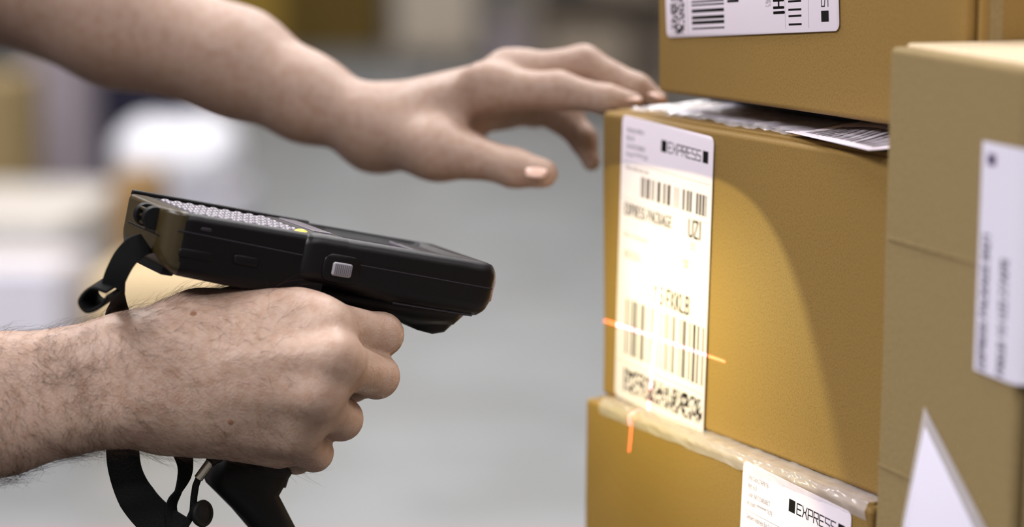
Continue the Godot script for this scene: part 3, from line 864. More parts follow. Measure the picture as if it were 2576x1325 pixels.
# a tiny emitter behind a plate with a cross-shaped slit throws the two sighting lines on the cartons
func line_projector(rd: Node3D):
	var inv := rd.transform.affine_inverse()
	var cross_at := inv * Vector3(0.078895, 1.214464, -1.232596)
	var pos := Vector3(0.1650, -0.013, -0.053)
	var f := (cross_at - pos).normalized()
	var hx := (inv * Vector3(0.103506, 1.213064, -1.185657) - inv * Vector3(0.055073, 1.214064, -1.278030)).normalized()
	var vy := (inv * Vector3(0.079870, 1.252864, -1.230736) - inv * Vector3(0.073973, 1.163164, -1.241984)).normalized()
	var x := (hx - f * hx.dot(f)).normalized()
	var y := f.cross(x) * -1.0
	var bs := Basis(x, y, -f)
	var lm := obj("line_projector", plate(rounded_rect(0.012, 0.012, 0.002, -0.006, -0.006), -0.0002, 0.0016, 0.0002), M.glow_red, rd, Transform3D(bs, pos))
	# tube walls that close the projector
	for k in 4:
		obj("shroud", box(0.0124, 0.001, 0.0085), M.rubber, rd, Transform3D(bs * Basis(Vector3.BACK, PI / 2 * k), pos + bs * (Basis(Vector3.BACK, PI / 2 * k) * Vector3(0, 0.0061, -0.0042))))
	var dist := 0.0070
	var lx := []
	# where the two lines run on the slit plate, as slopes from the emitter
	var pl := func(p: Vector3): 
		var d: Vector3 = bs.inverse() * (inv * p - pos - f * 0.0008)
		return Vector2(d.x, d.y) / -d.z * (dist - 0.0008)
	var a: Vector2 = pl.call(Vector3(0.055073, 1.214264, -1.278030))
	var b: Vector2 = pl.call(Vector3(0.103506, 1.213064, -1.185657))
	var c: Vector2 = pl.call(Vector3(0.079870, 1.252864, -1.230736))
	var d: Vector2 = pl.call(Vector3(0.073369, 1.153864, -1.243135))
	var w := 0.000022
	var o := (a + b) / 2
	# plate with the cross cut out: four corner pieces and four end pieces
	var big := 0.0062
	var hd := (b - a).normalized()
	var hn := Vector2(-hd.y, hd.x)
	var vd := (c - d).normalized()
	var vn := Vector2(-vd.y, vd.x)
	var t0 := (o - d).dot(vd) / (c - d).length()
	var m := d.lerp(c, (o - d).dot(vd) / (c - d).length())
	o = m
	var polys := []
	for s1 in [-1.0, 1.0]:
		for s2 in [-1.0, 1.0]:
			# corner piece between one arm of the line and one arm of the other
			var he: Vector2 = b if s1 > 0 else a
			var ve: Vector2 = c if s2 > 0 else d
			var hs: Vector2 = hn * w * signf(hn.dot(ve - o))
			var vs: Vector2 = vn * w * signf(vn.dot(he - o))
			polys.append([o + hs + vs, he + hs, he + hs + (he - o).normalized() * big * 2, (he - o).normalized() * big * 2 + (ve - o).normalized() * big * 2, ve + vs + (ve - o).normalized() * big * 2, ve + vs])
	for q in [[a, hn], [b, hn], [c, vn], [d, vn]]:
		var dir: Vector2 = (q[0] - o).normalized()
		polys.append([q[0] + q[1] * w, q[0] + q[1] * w + dir * big * 2, q[0] - q[1] * w + dir * big * 2, q[0] - q[1] * w])
	var st := SurfaceTool.new()
	st.begin(Mesh.PRIMITIVE_TRIANGLES)
	for p in polys:
		var cut := Geometry2D.intersect_polygons(PackedVector2Array(p), PackedVector2Array([Vector2(-big, -big), Vector2(big, -big), Vector2(big, big), Vector2(-big, big)]))
		var pv: PackedVector2Array = cut[0]
		for k in Geometry2D.triangulate_polygon(pv):
			st.set_normal(Vector3.BACK)
			st.add_vertex(Vector3(pv[k].x, pv[k].y, -dist))
	obj("slit_plate", st.commit(), M.rubber, rd, Transform3D(bs, pos))
	var l := AreaLight3D.new()
	l.name = "line_light"
	rd.add_child(l)
	l.transform = Transform3D(bs, pos + f * 0.0008 + f * 0.001)
	l.area_size = Vector2(0.00003, 0.00003)
	l.area_normalize_energy = true
	l.light_color = c8(255, 118, 124)
	l.light_energy = LINE_ENERGY
	l.shadow_enabled = true

# ---------------------------------------------------------------- the person
# bones: [group, a, b, radius at a, radius at b]; group 0 is arm and palm, the others are fingers.
# The distances are joined with smooth minima and meshed as surface nets, only near the surface.
func body_mesh(bones: Array, cell: float, kb := 0.008, k0 := 0.011) -> Dictionary:
	var nb := bones.size()
	var A := PackedVector3Array()
	var D := PackedVector3Array()
	var L := PackedFloat32Array()
	var R := PackedFloat32Array()
	var S := PackedFloat32Array()
	var G := PackedInt32Array()
	var lo := Vector3.ONE * 1e9
	var hi := -lo
	for b in bones:
		A.append(b[1])
		var dd: Vector3 = b[2] - b[1]
		D.append(dd)
		L.append(1.0 / maxf(dd.length_squared(), 1e-9))
		R.append(b[3])
		S.append(b[4] - b[3])
		G.append(b[0])
		var mr: float = maxf(b[3], b[4])
		lo = lo.min((b[1] as Vector3).min(b[2]) - Vector3.ONE * mr)
		hi = hi.max((b[1] as Vector3).max(b[2]) + Vector3.ONE * mr)
	lo -= Vector3.ONE * cell * 6
	hi += Vector3.ONE * cell * 6
	var B := 5
	var nx := int(ceil((hi.x - lo.x) / cell / B)) * B
	var ny := int(ceil((hi.y - lo.y) / cell / B)) * B
	var nz := int(ceil((hi.z - lo.z) / cell / B)) * B
	var grid := PackedFloat32Array()
	grid.resize(nx * ny * nz)
	grid.fill(1.0)
	var half := cell * B * 0.866
	var blocks := []
	var ng := 0
	for g in G: ng = maxi(ng, g)
	for bx in nx / B:
		for by in ny / B:
			for bz in nz / B:
				var c := lo + Vector3(bx + 0.5, by + 0.5, bz + 0.5) * cell * B
				var dm := 1e9
				var ds := PackedFloat32Array()
				for i in nb:
					var pa := c - A[i]
					var h := clampf(pa.dot(D[i]) * L[i], 0.0, 1.0)
					var d := (pa - D[i] * h).length() - R[i] - S[i] * h
					ds.append(d)
					if d < dm: dm = d
				if dm > half + 0.010 + cell * 2: continue
				if dm < -(half + cell * 3):
					for x in B:
						for y in B:
							for z in B: grid[((bx * B + x) * ny + by * B + y) * nz + bz * B + z] = -1.0
					continue
				var use := []
				for i in nb:
					if ds[i] < dm + 2 * half + k0 + 0.004: use.append(i)
				blocks.append(Vector3i(bx, by, bz))
				var groups := {}
				for i in use:
					if not groups.has(G[i]): groups[G[i]] = []
					groups[G[i]].append(i)
				var base: Array = groups.get(0, [])
				var keys := groups.keys()
				keys.erase(0)
				for x in B:
					for y in B:
						for z in B:
							var p := lo + Vector3(bx * B + x, by * B + y, bz * B + z) * cell
							var d0 := 1.0
							for i in base:
								var pa := p - A[i]
								var h := clampf(pa.dot(D[i]) * L[i], 0.0, 1.0)
								var d := (pa - D[i] * h).length() - R[i] - S[i] * h
								var q := maxf(k0 - absf(d0 - d), 0.0)
								d0 = minf(d0, d) - q * q * 0.25 / k0
							var out := d0
							for g in keys:
								var dg := 1.0
								for i in groups[g]:
									var pa := p - A[i]
									var h := clampf(pa.dot(D[i]) * L[i], 0.0, 1.0)
									var d := (pa - D[i] * h).length() - R[i] - S[i] * h
									var q := maxf(0.005 - absf(dg - d), 0.0)
									dg = minf(dg, d) - q * q * 0.25 / 0.005
								var q2 := maxf(kb - absf(d0 - dg), 0.0)
								var dj := minf(d0, dg) - q2 * q2 * 0.25 / kb
								var q3 := maxf(0.0012 - absf(out - dj), 0.0)
								out = minf(out, dj) - q3 * q3 * 0.25 / 0.0012
							grid[((bx * B + x) * ny + by * B + y) * nz + bz * B + z] = out
	# surface nets
	var vid := {}
	var v := PackedVector3Array()
	var n := PackedVector3Array()
	var idx := PackedInt32Array()
	var sx := ny * nz
	var off := [0, 1, nz, nz + 1, sx, sx + 1, sx + nz, sx + nz + 1]
	var cells := PackedInt32Array()
	for b in blocks:
		for x in B:
			var gx: int = b.x * B + x
			if gx >= nx - 1: continue
			for y in B:
				var gy: int = b.y * B + y
				if gy >= ny - 1: continue
				for z in B:
					var gz: int = b.z * B + z
					if gz >= nz - 1: continue
					var o := gx * sx + gy * nz + gz
					var m := 0
					for k in 8:
						if grid[o + off[k]] < 0.0: m += 1
					if m == 0 or m == 8: continue
					var f := PackedFloat32Array()
					for k in 8: f.append(grid[o + off[k]])
					var s := Vector3()
					var cnt := 0
					for e in 12:
						var p: int = EA[e]
						var q: int = EB[e]
						if (f[p] < 0.0) != (f[q] < 0.0):
							var t := f[p] / (f[p] - f[q])
							s += CORN[p].lerp(CORN[q], t)
							cnt += 1
					s /= cnt
					var g := Vector3(f[4] + f[5] + f[6] + f[7] - f[0] - f[1] - f[2] - f[3], f[2] + f[3] + f[6] + f[7] - f[0] - f[1] - f[4] - f[5], f[1] + f[3] + f[5] + f[7] - f[0] - f[2] - f[4] - f[6])
					vid[o] = v.size()
					cells.append(o)
					var pos := lo + (Vector3(gx, gy, gz) + s) * cell
					v.append(pos)
					n.append(g.normalized())
	for o in cells:
		var inside := grid[o] < 0.0
		for q in [[1, nz, sx], [nz, sx, 1], [sx, 1, nz]]:
			if (grid[o + q[0]] < 0.0) != inside:
				var a = vid.get(o)
				var b = vid.get(o - q[1])
				var c = vid.get(o - q[1] - q[2])
				var d = vid.get(o - q[2])
				if a == null or b == null or c == null or d == null: continue
				if inside: idx.append_array([a, c, b, a, d, c])
				else: idx.append_array([a, b, c, a, c, d])
	# one light smoothing pass along the surface keeps the net even
	var sum := PackedVector3Array()
	sum.resize(v.size())
	var num := PackedInt32Array()
	num.resize(v.size())
	for i in range(0, idx.size(), 3):
		for k in 3:
			sum[idx[i + k]] += v[idx[i + (k + 1) % 3]]
			num[idx[i + k]] += 1
	for i in v.size():
		if num[i]: v[i] = v[i].lerp(sum[i] / num[i], 0.5)
	var vol := 0.0
	for k in range(0, idx.size(), 3): vol += v[idx[k]].dot(v[idx[k + 2]].cross(v[idx[k + 1]]))
	if vol < 0: idx.reverse()
	return {"v": v, "n": smooth_normals(v, idx), "i": idx}

const EA: Array[int] = [0, 2, 4, 6, 0, 1, 4, 5, 0, 1, 2, 3]
const EB: Array[int] = [1, 3, 5, 7, 2, 3, 6, 7, 4, 5, 6, 7]
const CORN: Array[Vector3] = [Vector3(0, 0, 0), Vector3(0, 0, 1), Vector3(0, 1, 0), Vector3(0, 1, 1), Vector3(1, 0, 0), Vector3(1, 0, 1), Vector3(1, 1, 0), Vector3(1, 1, 1)]

func right_arm() -> Array:
	return [
		# forearm
		[0, Vector3(-0.4121, 1.1933, -1.1034), Vector3(-0.2387, 1.2208, -1.0895), 0.034, 0.0212], [0, Vector3(-0.4084, 1.1845, -1.0919), Vector3(-0.2383, 1.2012, -1.0844), 0.034, 0.0212],
		[0, Vector3(-0.2387, 1.2208, -1.0895), Vector3(-0.1775, 1.2313, -1.0912), 0.0212, 0.0205], [0, Vector3(-0.2383, 1.2012, -1.0844), Vector3(-0.1757, 1.2139, -1.0884), 0.0212, 0.0205],
		# wrist to knuckles
		[0, Vector3(-0.1775, 1.2313, -1.0912), Vector3(-0.1517, 1.2357, -1.0929), 0.0205, 0.0195], [0, Vector3(-0.1757, 1.2139, -1.0884), Vector3(-0.1500, 1.2116, -1.0901), 0.0205, 0.0195],
		[0, Vector3(-0.1590, 1.2358, -1.0919), Vector3(-0.0900, 1.2494, -1.0880), 0.0190, 0.0122], [0, Vector3(-0.1472, 1.2485, -1.1031), Vector3(-0.1005, 1.2527, -1.0926), 0.0135, 0.0112],
		[0, Vector3(-0.1566, 1.2302, -1.0870), Vector3(-0.0820, 1.2348, -1.0735), 0.0170, 0.0122],
		[0, Vector3(-0.1587, 1.2171, -1.0869), Vector3(-0.0910, 1.2173, -1.0728), 0.0170, 0.0116],
		[0, Vector3(-0.1596, 1.2066, -1.0913), Vector3(-0.1014, 1.1991, -1.0800), 0.0165, 0.0102],
		[0, Vector3(-0.1604, 1.2053, -1.0972), Vector3(-0.1105, 1.1904, -1.1009), 0.0180, 0.0128],
		[0, Vector3(-0.1530, 1.2210, -1.0997), Vector3(-0.1023, 1.2232, -1.0980), 0.0190, 0.0150],
		# knuckle heads and the tendons behind them
		[0, Vector3(-0.0846, 1.2507, -1.0811), Vector3(-0.0806, 1.2487, -1.0859), 0.0056, 0.0054],
		[0, Vector3(-0.0793, 1.2381, -1.0665), Vector3(-0.0751, 1.2344, -1.0730), 0.0056, 0.0054], [0, Vector3(-0.0876, 1.2414, -1.0847), Vector3(-0.0842, 1.2399, -1.0885), 0.0088, 0.0072], [0, Vector3(-0.0866, 1.2253, -1.0771), Vector3(-0.0834, 1.2225, -1.0817), 0.0090, 0.0080], [0, Vector3(-0.0961, 1.2076, -1.0783), Vector3(-0.0929, 1.2047, -1.0829), 0.0085, 0.0075],
		[0, Vector3(-0.0889, 1.2207, -1.0657), Vector3(-0.0876, 1.2189, -1.0670), 0.0056, 0.0052],
		[0, Vector3(-0.1326, 1.2333, -1.0718), Vector3(-0.0827, 1.2392, -1.0636), 0.0025, 0.0038],
		[0, Vector3(-0.1329, 1.2238, -1.0728), Vector3(-0.0911, 1.2213, -1.0643), 0.0025, 0.0034],
		# thumb round the far side of the grip
		[0, Vector3(-0.1527, 1.2380, -1.1004), Vector3(-0.1326, 1.2455, -1.1218), 0.0165, 0.0145],
		[1, Vector3(-0.1326, 1.2455, -1.1218), Vector3(-0.1168, 1.2413, -1.1535), 0.0140, 0.0115], [1, Vector3(-0.1168, 1.2413, -1.1535), Vector3(-0.0984, 1.2374, -1.1661), 0.0112, 0.0098], [1, Vector3(-0.0984, 1.2374, -1.1661), Vector3(-0.0823, 1.2321, -1.1622), 0.0098, 0.0080],
		# index, middle, ring, little finger
		[2, Vector3(-0.0891, 1.2487, -1.0889), Vector3(-0.0620, 1.2389, -1.1147), 0.0118, 0.0097], [2, Vector3(-0.0620, 1.2389, -1.1147), Vector3(-0.0744, 1.2302, -1.1457), 0.0096, 0.0085], [2, Vector3(-0.0744, 1.2302, -1.1457), Vector3(-0.0932, 1.2295, -1.1496), 0.0084, 0.0072],
		[3, Vector3(-0.0818, 1.2335, -1.0754), Vector3(-0.0640, 1.2201, -1.1077), 0.0120, 0.0099], [3, Vector3(-0.0640, 1.2201, -1.1077), Vector3(-0.0781, 1.2103, -1.1395), 0.0098, 0.0088], [3, Vector3(-0.0781, 1.2103, -1.1395), Vector3(-0.0969, 1.2103, -1.1436), 0.0086, 0.0075],
		[4, Vector3(-0.0908, 1.2163, -1.0747), Vector3(-0.0810, 1.2002, -1.1045), 0.0114, 0.0096], [4, Vector3(-0.0810, 1.2002, -1.1045), Vector3(-0.0934, 1.1903, -1.1333), 0.0095, 0.0085], [4, Vector3(-0.0934, 1.1903, -1.1333), Vector3(-0.1090, 1.1914, -1.1355), 0.0083, 0.0072],
		[5, Vector3(-0.1011, 1.1985, -1.0809), Vector3(-0.0940, 1.1837, -1.1049), 0.0099, 0.0083], [5, Vector3(-0.0940, 1.1837, -1.1049), Vector3(-0.1047, 1.1758, -1.1280), 0.0082, 0.0074], [5, Vector3(-0.1047, 1.1758, -1.1280), Vector3(-0.1173, 1.1771, -1.1292), 0.0073, 0.0064],
	]

func left_arm() -> Array:
	return [
		[0, Vector3(-0.3475, 1.4073, -1.4513), Vector3(-0.3059, 1.3989, -1.4347), 0.044, 0.0410], [0, Vector3(-0.3059, 1.3989, -1.4347), Vector3(-0.2297, 1.3715, -1.4000), 0.0410, 0.0375],
		[0, Vector3(-0.2297, 1.3715, -1.4000), Vector3(-0.1573, 1.3484, -1.3730), 0.0375, 0.0298], [0, Vector3(-0.1573, 1.3484, -1.3730), Vector3(-0.1172, 1.3302, -1.3560), 0.0298, 0.0235],
		[0, Vector3(-0.1172, 1.3302, -1.3560), Vector3(-0.0803, 1.3167, -1.3407), 0.0232, 0.0192],
		# palm
		[0, Vector3(-0.0793, 1.3160, -1.3436), Vector3(-0.0138, 1.3381, -1.3167), 0.0168, 0.0122], [0, Vector3(-0.0797, 1.3157, -1.3507), Vector3(-0.0007, 1.3434, -1.3358), 0.0160, 0.0118],
		[0, Vector3(-0.0801, 1.3150, -1.3576), Vector3(0.0005, 1.3352, -1.3527), 0.0160, 0.0115], [0, Vector3(-0.0801, 1.3121, -1.3572), Vector3(-0.0052, 1.3228, -1.3649), 0.0170, 0.0105],
		[0, Vector3(-0.0769, 1.3139, -1.3402), Vector3(-0.0402, 1.3055, -1.3116), 0.0182, 0.0172], [0, Vector3(-0.0738, 1.3100, -1.3447), Vector3(-0.0242, 1.3194, -1.3411), 0.0180, 0.0120],
		[0, Vector3(-0.0160, 1.3459, -1.3119), Vector3(-0.0083, 1.3455, -1.3118), 0.0050, 0.0048], [0, Vector3(-0.0040, 1.3516, -1.3351), Vector3(0.0071, 1.3516, -1.3351), 0.0050, 0.0048],
		# thumb
		[1, Vector3(-0.0435, 1.3064, -1.3117), Vector3(-0.0235, 1.3032, -1.3011), 0.0155, 0.0122], [1, Vector3(-0.0235, 1.3032, -1.3011), Vector3(0.0015, 1.2978, -1.2891), 0.0118, 0.0101], [1, Vector3(0.0015, 1.2978, -1.2891), Vector3(0.0168, 1.2957, -1.2827), 0.0102, 0.0082],
		# index
		[2, Vector3(-0.0138, 1.3381, -1.3167), Vector3(0.0255, 1.3384, -1.3077), 0.0120, 0.0104], [2, Vector3(0.0255, 1.3384, -1.3077), Vector3(0.0525, 1.3339, -1.2999), 0.0102, 0.0080], [2, Vector3(0.0525, 1.3339, -1.2999), Vector3(0.0660, 1.3333, -1.2967), 0.0080, 0.0054],
		# middle
		[3, Vector3(-0.0013, 1.3436, -1.3358), Vector3(0.0398, 1.3518, -1.3270), 0.0120, 0.0100], [3, Vector3(0.0398, 1.3518, -1.3270), Vector3(0.0693, 1.3387, -1.3148), 0.0098, 0.0079], [3, Vector3(0.0693, 1.3387, -1.3148), Vector3(0.0809, 1.3330, -1.3098), 0.0078, 0.0052],
		# ring and little finger hang down behind
		[4, Vector3(0.0005, 1.3319, -1.3522), Vector3(0.0302, 1.3196, -1.3482), 0.0112, 0.0096], [4, Vector3(0.0302, 1.3196, -1.3482), Vector3(0.0400, 1.3084, -1.3424), 0.0092, 0.0076], [4, Vector3(0.0400, 1.3084, -1.3424), Vector3(0.0448, 1.2955, -1.3373), 0.0075, 0.0054],
		[5, Vector3(-0.0059, 1.3235, -1.3650), Vector3(0.0131, 1.3198, -1.3746), 0.0096, 0.0080], [5, Vector3(0.0131, 1.3198, -1.3746), Vector3(0.0248, 1.3180, -1.3885), 0.0078, 0.0066], [5, Vector3(0.0248, 1.3180, -1.3885), Vector3(0.0267, 1.3113, -1.3996), 0.0064, 0.0045],
	]

func build_person():
	var near := body_mesh(right_arm(), 0.0015, 0.0055)
	var far := body_mesh(left_arm(), 0.0020, 0.009, 0.013)
	# upper arms, trunk, neck, head and legs, outside the frame to the left
	var el := Vector3(-0.4102, 1.1889, -1.0976)
	var er := Vector3(-0.3475, 1.4073, -1.4513)
	var rs := Vector3(-0.560, 1.440, -1.110)
	var ls := Vector3(-0.600, 1.480, -1.500)
	var trunk := [
		[0, el, el.lerp(rs, 0.3), 0.040, 0.048], [0, el.lerp(rs, 0.3), rs, 0.048, 0.062], [0, er, er.lerp(ls, 0.4), 0.044, 0.050], [0, er.lerp(ls, 0.4), ls, 0.050, 0.062],
		[0, rs + Vector3(0, 0, -0.05), ls + Vector3(0, 0, 0.05), 0.085, 0.085], [0, Vector3(-0.580, 1.370, -1.210), Vector3(-0.650, 0.980, -1.230), 0.115, 0.105], [0, Vector3(-0.590, 1.390, -1.400), Vector3(-0.650, 0.980, -1.390), 0.115, 0.105],
		[0, Vector3(-0.560, 1.490, -1.290), Vector3(-0.450, 1.590, -1.200), 0.060, 0.055],
		[0, Vector3(-0.405, 1.640, -1.175), Vector3(-0.400, 1.710, -1.170), 0.072, 0.086], [0, Vector3(-0.360, 1.590, -1.165), Vector3(-0.345, 1.650, -1.160), 0.042, 0.056], [0, Vector3(-0.290, 1.655, -1.155), Vector3(-0.280, 1.630, -1.155), 0.010, 0.014],
		[0, Vector3(-0.405, 1.670, -1.088), Vector3(-0.410, 1.635, -1.092), 0.014, 0.010], [0, Vector3(-0.405, 1.670, -1.258), Vector3(-0.410, 1.635, -1.254), 0.014, 0.010],
		[0, Vector3(-0.630, 0.930, -1.220), Vector3(-0.600, 0.500, -1.200), 0.095, 0.060], [0, Vector3(-0.600, 0.500, -1.200), Vector3(-0.630, 0.100, -1.200), 0.058, 0.040],
		[0, Vector3(-0.630, 0.930, -1.400), Vector3(-0.640, 0.500, -1.420), 0.095, 0.060], [0, Vector3(-0.640, 0.500, -1.420), Vector3(-0.680, 0.100, -1.420), 0.058, 0.040],
	]
	var rest := body_mesh(trunk, 0.012, 0.02, 0.05)
	var v := PackedVector3Array()
	var n := PackedVector3Array()
	var idx := PackedInt32Array()
	for d in [near, far, rest]:
		var b := v.size()
		v.append_array(d.v)
		n.append_array(d.n)
		for i in d.i: idx.append(b + i)
	var p := obj("person", arr(v, n, idx), M.skin, self)
	tag(p, "bare-armed person touching the stacked cartons and holding the barcode reader", "person")
	# clothes beyond the frame
	var shirt := [[0, el.lerp(rs, 0.55), rs, 0.068, 0.074], [0, er.lerp(ls, 0.5), ls, 0.066, 0.074]]
	for k in [4, 5, 6]: shirt.append([0, trunk[k][1], trunk[k][2], trunk[k][3] + 0.012, trunk[k][4] + 0.014])
	var sd := body_mesh(shirt, 0.014, 0.02, 0.05)
	obj("shirt", arr(sd.v, sd.n, sd.i), M.cloth, p)
	var legs := []
	for k in range(13, 17): legs.append([0, trunk[k][1], trunk[k][2], trunk[k][3] + 0.015, trunk[k][4] + 0.02])
	sd = body_mesh(legs, 0.016, 0.02, 0.05)
	obj("trousers", arr(sd.v, sd.n, sd.i), M.trouser, p)
	for q in [Vector3(-0.60, 0.045, -1.20), Vector3(-0.65, 0.045, -1.42)]:
		obj("shoe", rbox(Vector3(0.28, 0.09, 0.10), 0.04, 0.0, 3), M.shoe, p, Transform3D(Basis(), q))
	# nails of the reaching hand
	nail(p, Vector3(0.0128, 1.2992, -1.2751), Vector3(0.0112, -0.0012, 0.0042), Vector3(-0.0015, -0.0039, 0.0067), 0.0052, 0.0062)
	nail(p, Vector3(0.0657, 1.3367, -1.2942), Vector3(0.0112, -0.0010, 0.0032), Vector3(0.0000, -0.0012, 0.0093), 0.0038, 0.0052)
	nail(p, Vector3(0.0794, 1.3372, -1.3065), Vector3(0.0093, -0.0043, 0.0037), Vector3(-0.0011, -0.0012, 0.0093), 0.0036, 0.0050)
	# two flat moles on the back of the right hand
	for q in [Vector3(-0.1293, 1.2074, -1.0753), Vector3(-0.1463, 1.2560, -1.0931)]:
		var best := 1e9
		var at := Vector3()
		var up := Vector3.BACK
		for i in near.v.size():
			var w: Vector3 = near.v[i]
			var far_off := Vector2(w.x - q.x, w.y - q.y).length() - w.z * 0.15
			if far_off < best:
				best = far_off
				at = w
				up = near.n[i]
		var ball := SphereMesh.new()
		ball.radius = 0.0018
		ball.height = 0.0007
		ball.radial_segments = 16
		ball.rings = 8
		obj("mole", ball, M.mole, p, Transform3D(Basis(Quaternion(Vector3.UP, up)), at - up * 0.0002))
	arm_hair(p, near)

# a nail: a small curved plate at a point, along d, across w
func nail(p: Node3D, at: Vector3, d: Vector3, w: Vector3, half_w: float, half_l: float):
	var x := d.normalized()
	var y := (w - x * w.dot(x)).normalized()
	var z := x.cross(y)
	if z.z < 0: z = -z
	var rings := []
	for i in 7:
		var t := -1.0 + i / 3.0
		var ww := half_w * sqrt(maxf(0.05, 1.0 - pow(absf(t), 4.0)))
		var ring := []
		for k in 9:
			var s := -1.0 + k / 4.0
			ring.append(at + x * t * half_l + y * s * ww - z * (s * s * 0.0016 + t * t * 0.0006))
		for k in 9:
			var s := 1.0 - k / 4.0
			ring.append(at + x * t * half_l + y * s * ww - z * (s * s * 0.0016 + t * t * 0.0006 + 0.0006))
		rings.append(ring)
	obj("nail", loft(rings), M.nail, p)

func arm_hair(p: Node3D, d: Dictionary):
	rng.seed = 4711
	var v := PackedVector3Array()
	var nn := PackedVector3Array()
	var idx := PackedInt32Array()
	var hand := (Vector3(-0.0820, 1.2348, -1.0735) - Vector3(-0.1772, 1.2234, -1.0879)).normalized()
	var down := (Vector3(-0.1458, 1.1960, -1.0836) - Vector3(-0.1458, 1.2509, -1.0923)).normalized()
	var x0 := (Vector3(-0.1772, 1.2234, -1.0879)).x
	var x1 := (Vector3(-0.0968, 1.2255, -1.0781)).x
	var xl := (Vector3(-0.2679, 1.2143, -1.0865)).x
	var sw := noise(28.0, 2, 5)
	var tris: int = d.i.size() / 3
	var made := 0
	var tries := 0
	while made < HAIRS and tries < HAIRS * 60:
		tries += 1
		var t := (rng.randi() % tris) * 3
		var a: Vector3 = d.v[d.i[t]]
		if a.x < xl or a.x > x1: continue
		var keep := 1.0 if a.x < x0 else lerpf(0.85, 0.12, (a.x - x0) / (x1 - x0))
		if sw.get_noise_3dv(a * 1.6) < -0.25: keep *= 0.4
		if rng.randf() > keep: continue
		var n: Vector3 = d.n[d.i[t]]
		if n.z < -0.6: continue
		var f := smoothstep(x0 - 0.03, x0 + 0.03, a.x)
		var sx := sw.get_noise_3dv(a) * 2.2
		var sy := sw.get_noise_3dv(a + Vector3(3, 1, 7)) * 1.6
		var dir := hand * (0.45 + 0.5 * f + sx * 0.5) + down * (0.75 - 0.55 * f + sy) + Vector3(rng.randfn() * 0.22, rng.randfn() * 0.22, rng.randfn() * 0.22)
		dir = (dir - n * dir.dot(n)).normalized()
		var side := n.cross(dir)
		var ln := rng.randf_range(0.007, 0.0170)
		var r0 := rng.randf_range(0.000044, 0.000072)
		var bend := rng.randf_range(-0.75, 0.75)
		var rise := rng.randf_range(0.12, 0.50)
		var curl := rng.randf_range(-0.22, 0.22)
		var b := v.size()
		for k in 6:
			var q := k / 5.0
			var c := a - n * 0.0003 + dir * ln * q + side * ln * (bend * q * q + curl * sin(q * 5.5)) + n * ln * rise * (q * 1.6 - q * q)
			var rr := r0 * (1.0 - 0.75 * q)
			for s in 3:
				var an := TAU * s / 3
				var o := n * cos(an) + side * sin(an)
				v.append(c + o * rr)
				nn.append(o)
		for k in 5:
			for s in 3:
				var i0 := b + k * 3 + s
				var i1 := b + k * 3 + (s + 1) % 3
				idx.append_array([i0, i1, i1 + 3, i0, i1 + 3, i0 + 3])
		made += 1
	var h := obj("arm_hair", arr(v, nn, idx), M.hair, p)
	h.set_meta("kind", "stuff")

# ---------------------------------------------------------------- the hall
func floor_box(called: String, label: String, cat: String, at: Vector3, s: Vector3, turn: float, m: Material, group := "", tape := true) -> Node3D:
	var o := thing(called, label, cat, Transform3D(Basis(Vector3.UP, turn), at), group)
	obj("body", rbox(Vector3(s.x, s.y - 0.012, s.z), 0.008, 0.006, 4, int(at.x * 10) + 50), m, o, Transform3D(Basis(), Vector3(0, (s.y - 0.012) / 2, 0)))
	for k in [-1, 1]:
		obj("flap", rbox(Vector3(s.x - 0.01, 0.012, s.z / 2 - 0.006), 0.004, 0, 1), m, o, Transform3D(Basis(), Vector3(0, s.y - 0.006, k * s.z / 4)))
	if tape:
		obj("tape", rbox(Vector3(s.x + 0.003, 0.0015, 0.06), 0.0005, 0, 1), M.kraft_core, o, Transform3D(Basis(), Vector3(0, s.y + 0.0002, 0)))
	return o

func pallet(label: String, at: Vector3, w: float, d: float, turn: float) -> Node3D:
	var o := thing("pallet", label, "pallet", Transform3D(Basis(Vector3.UP, turn), at))
	for k in 7: obj("deck_board", rbox(Vector3(w, 0.02, d / 7 - 0.03), 0.003, 0, 1), M.rack, o, Transform3D(Basis(), Vector3(0, 0.13, -d / 2 + d / 14 + k * d / 7)))
	for k in 3: obj("bearer", rbox(Vector3(0.1, 0.1, d), 0.004, 0, 1), M.rack, o, Transform3D(Basis(), Vector3((k - 1) * (w / 2 - 0.05), 0.07, 0)))
	for k in 3: obj("skid_board", rbox(Vector3(0.1, 0.02, d), 0.003, 0, 1), M.rack, o, Transform3D(Basis(), Vector3((k - 1) * (w / 2 - 0.05), 0.01, 0)))
	return o

func bag(called: String, label: String, at: Vector3, s: Vector3, turn: float, m: Material):
	var o := thing(called, label, "parcel", Transform3D(Basis(Vector3.UP, turn), at))
	obj("padded_body", rbox(s, minf(s.x, minf(s.y, s.z)) * 0.46, 0.02, 10, 71), m, o, Transform3D(Basis(), Vector3(0, s.y / 2, 0)))
	obj("address_label", rbox(Vector3(0.2, 0.003, 0.14), 0.001, 0, 1), M.sheet, o, Transform3D(Basis(), Vector3(0, s.y + 0.001, 0)))

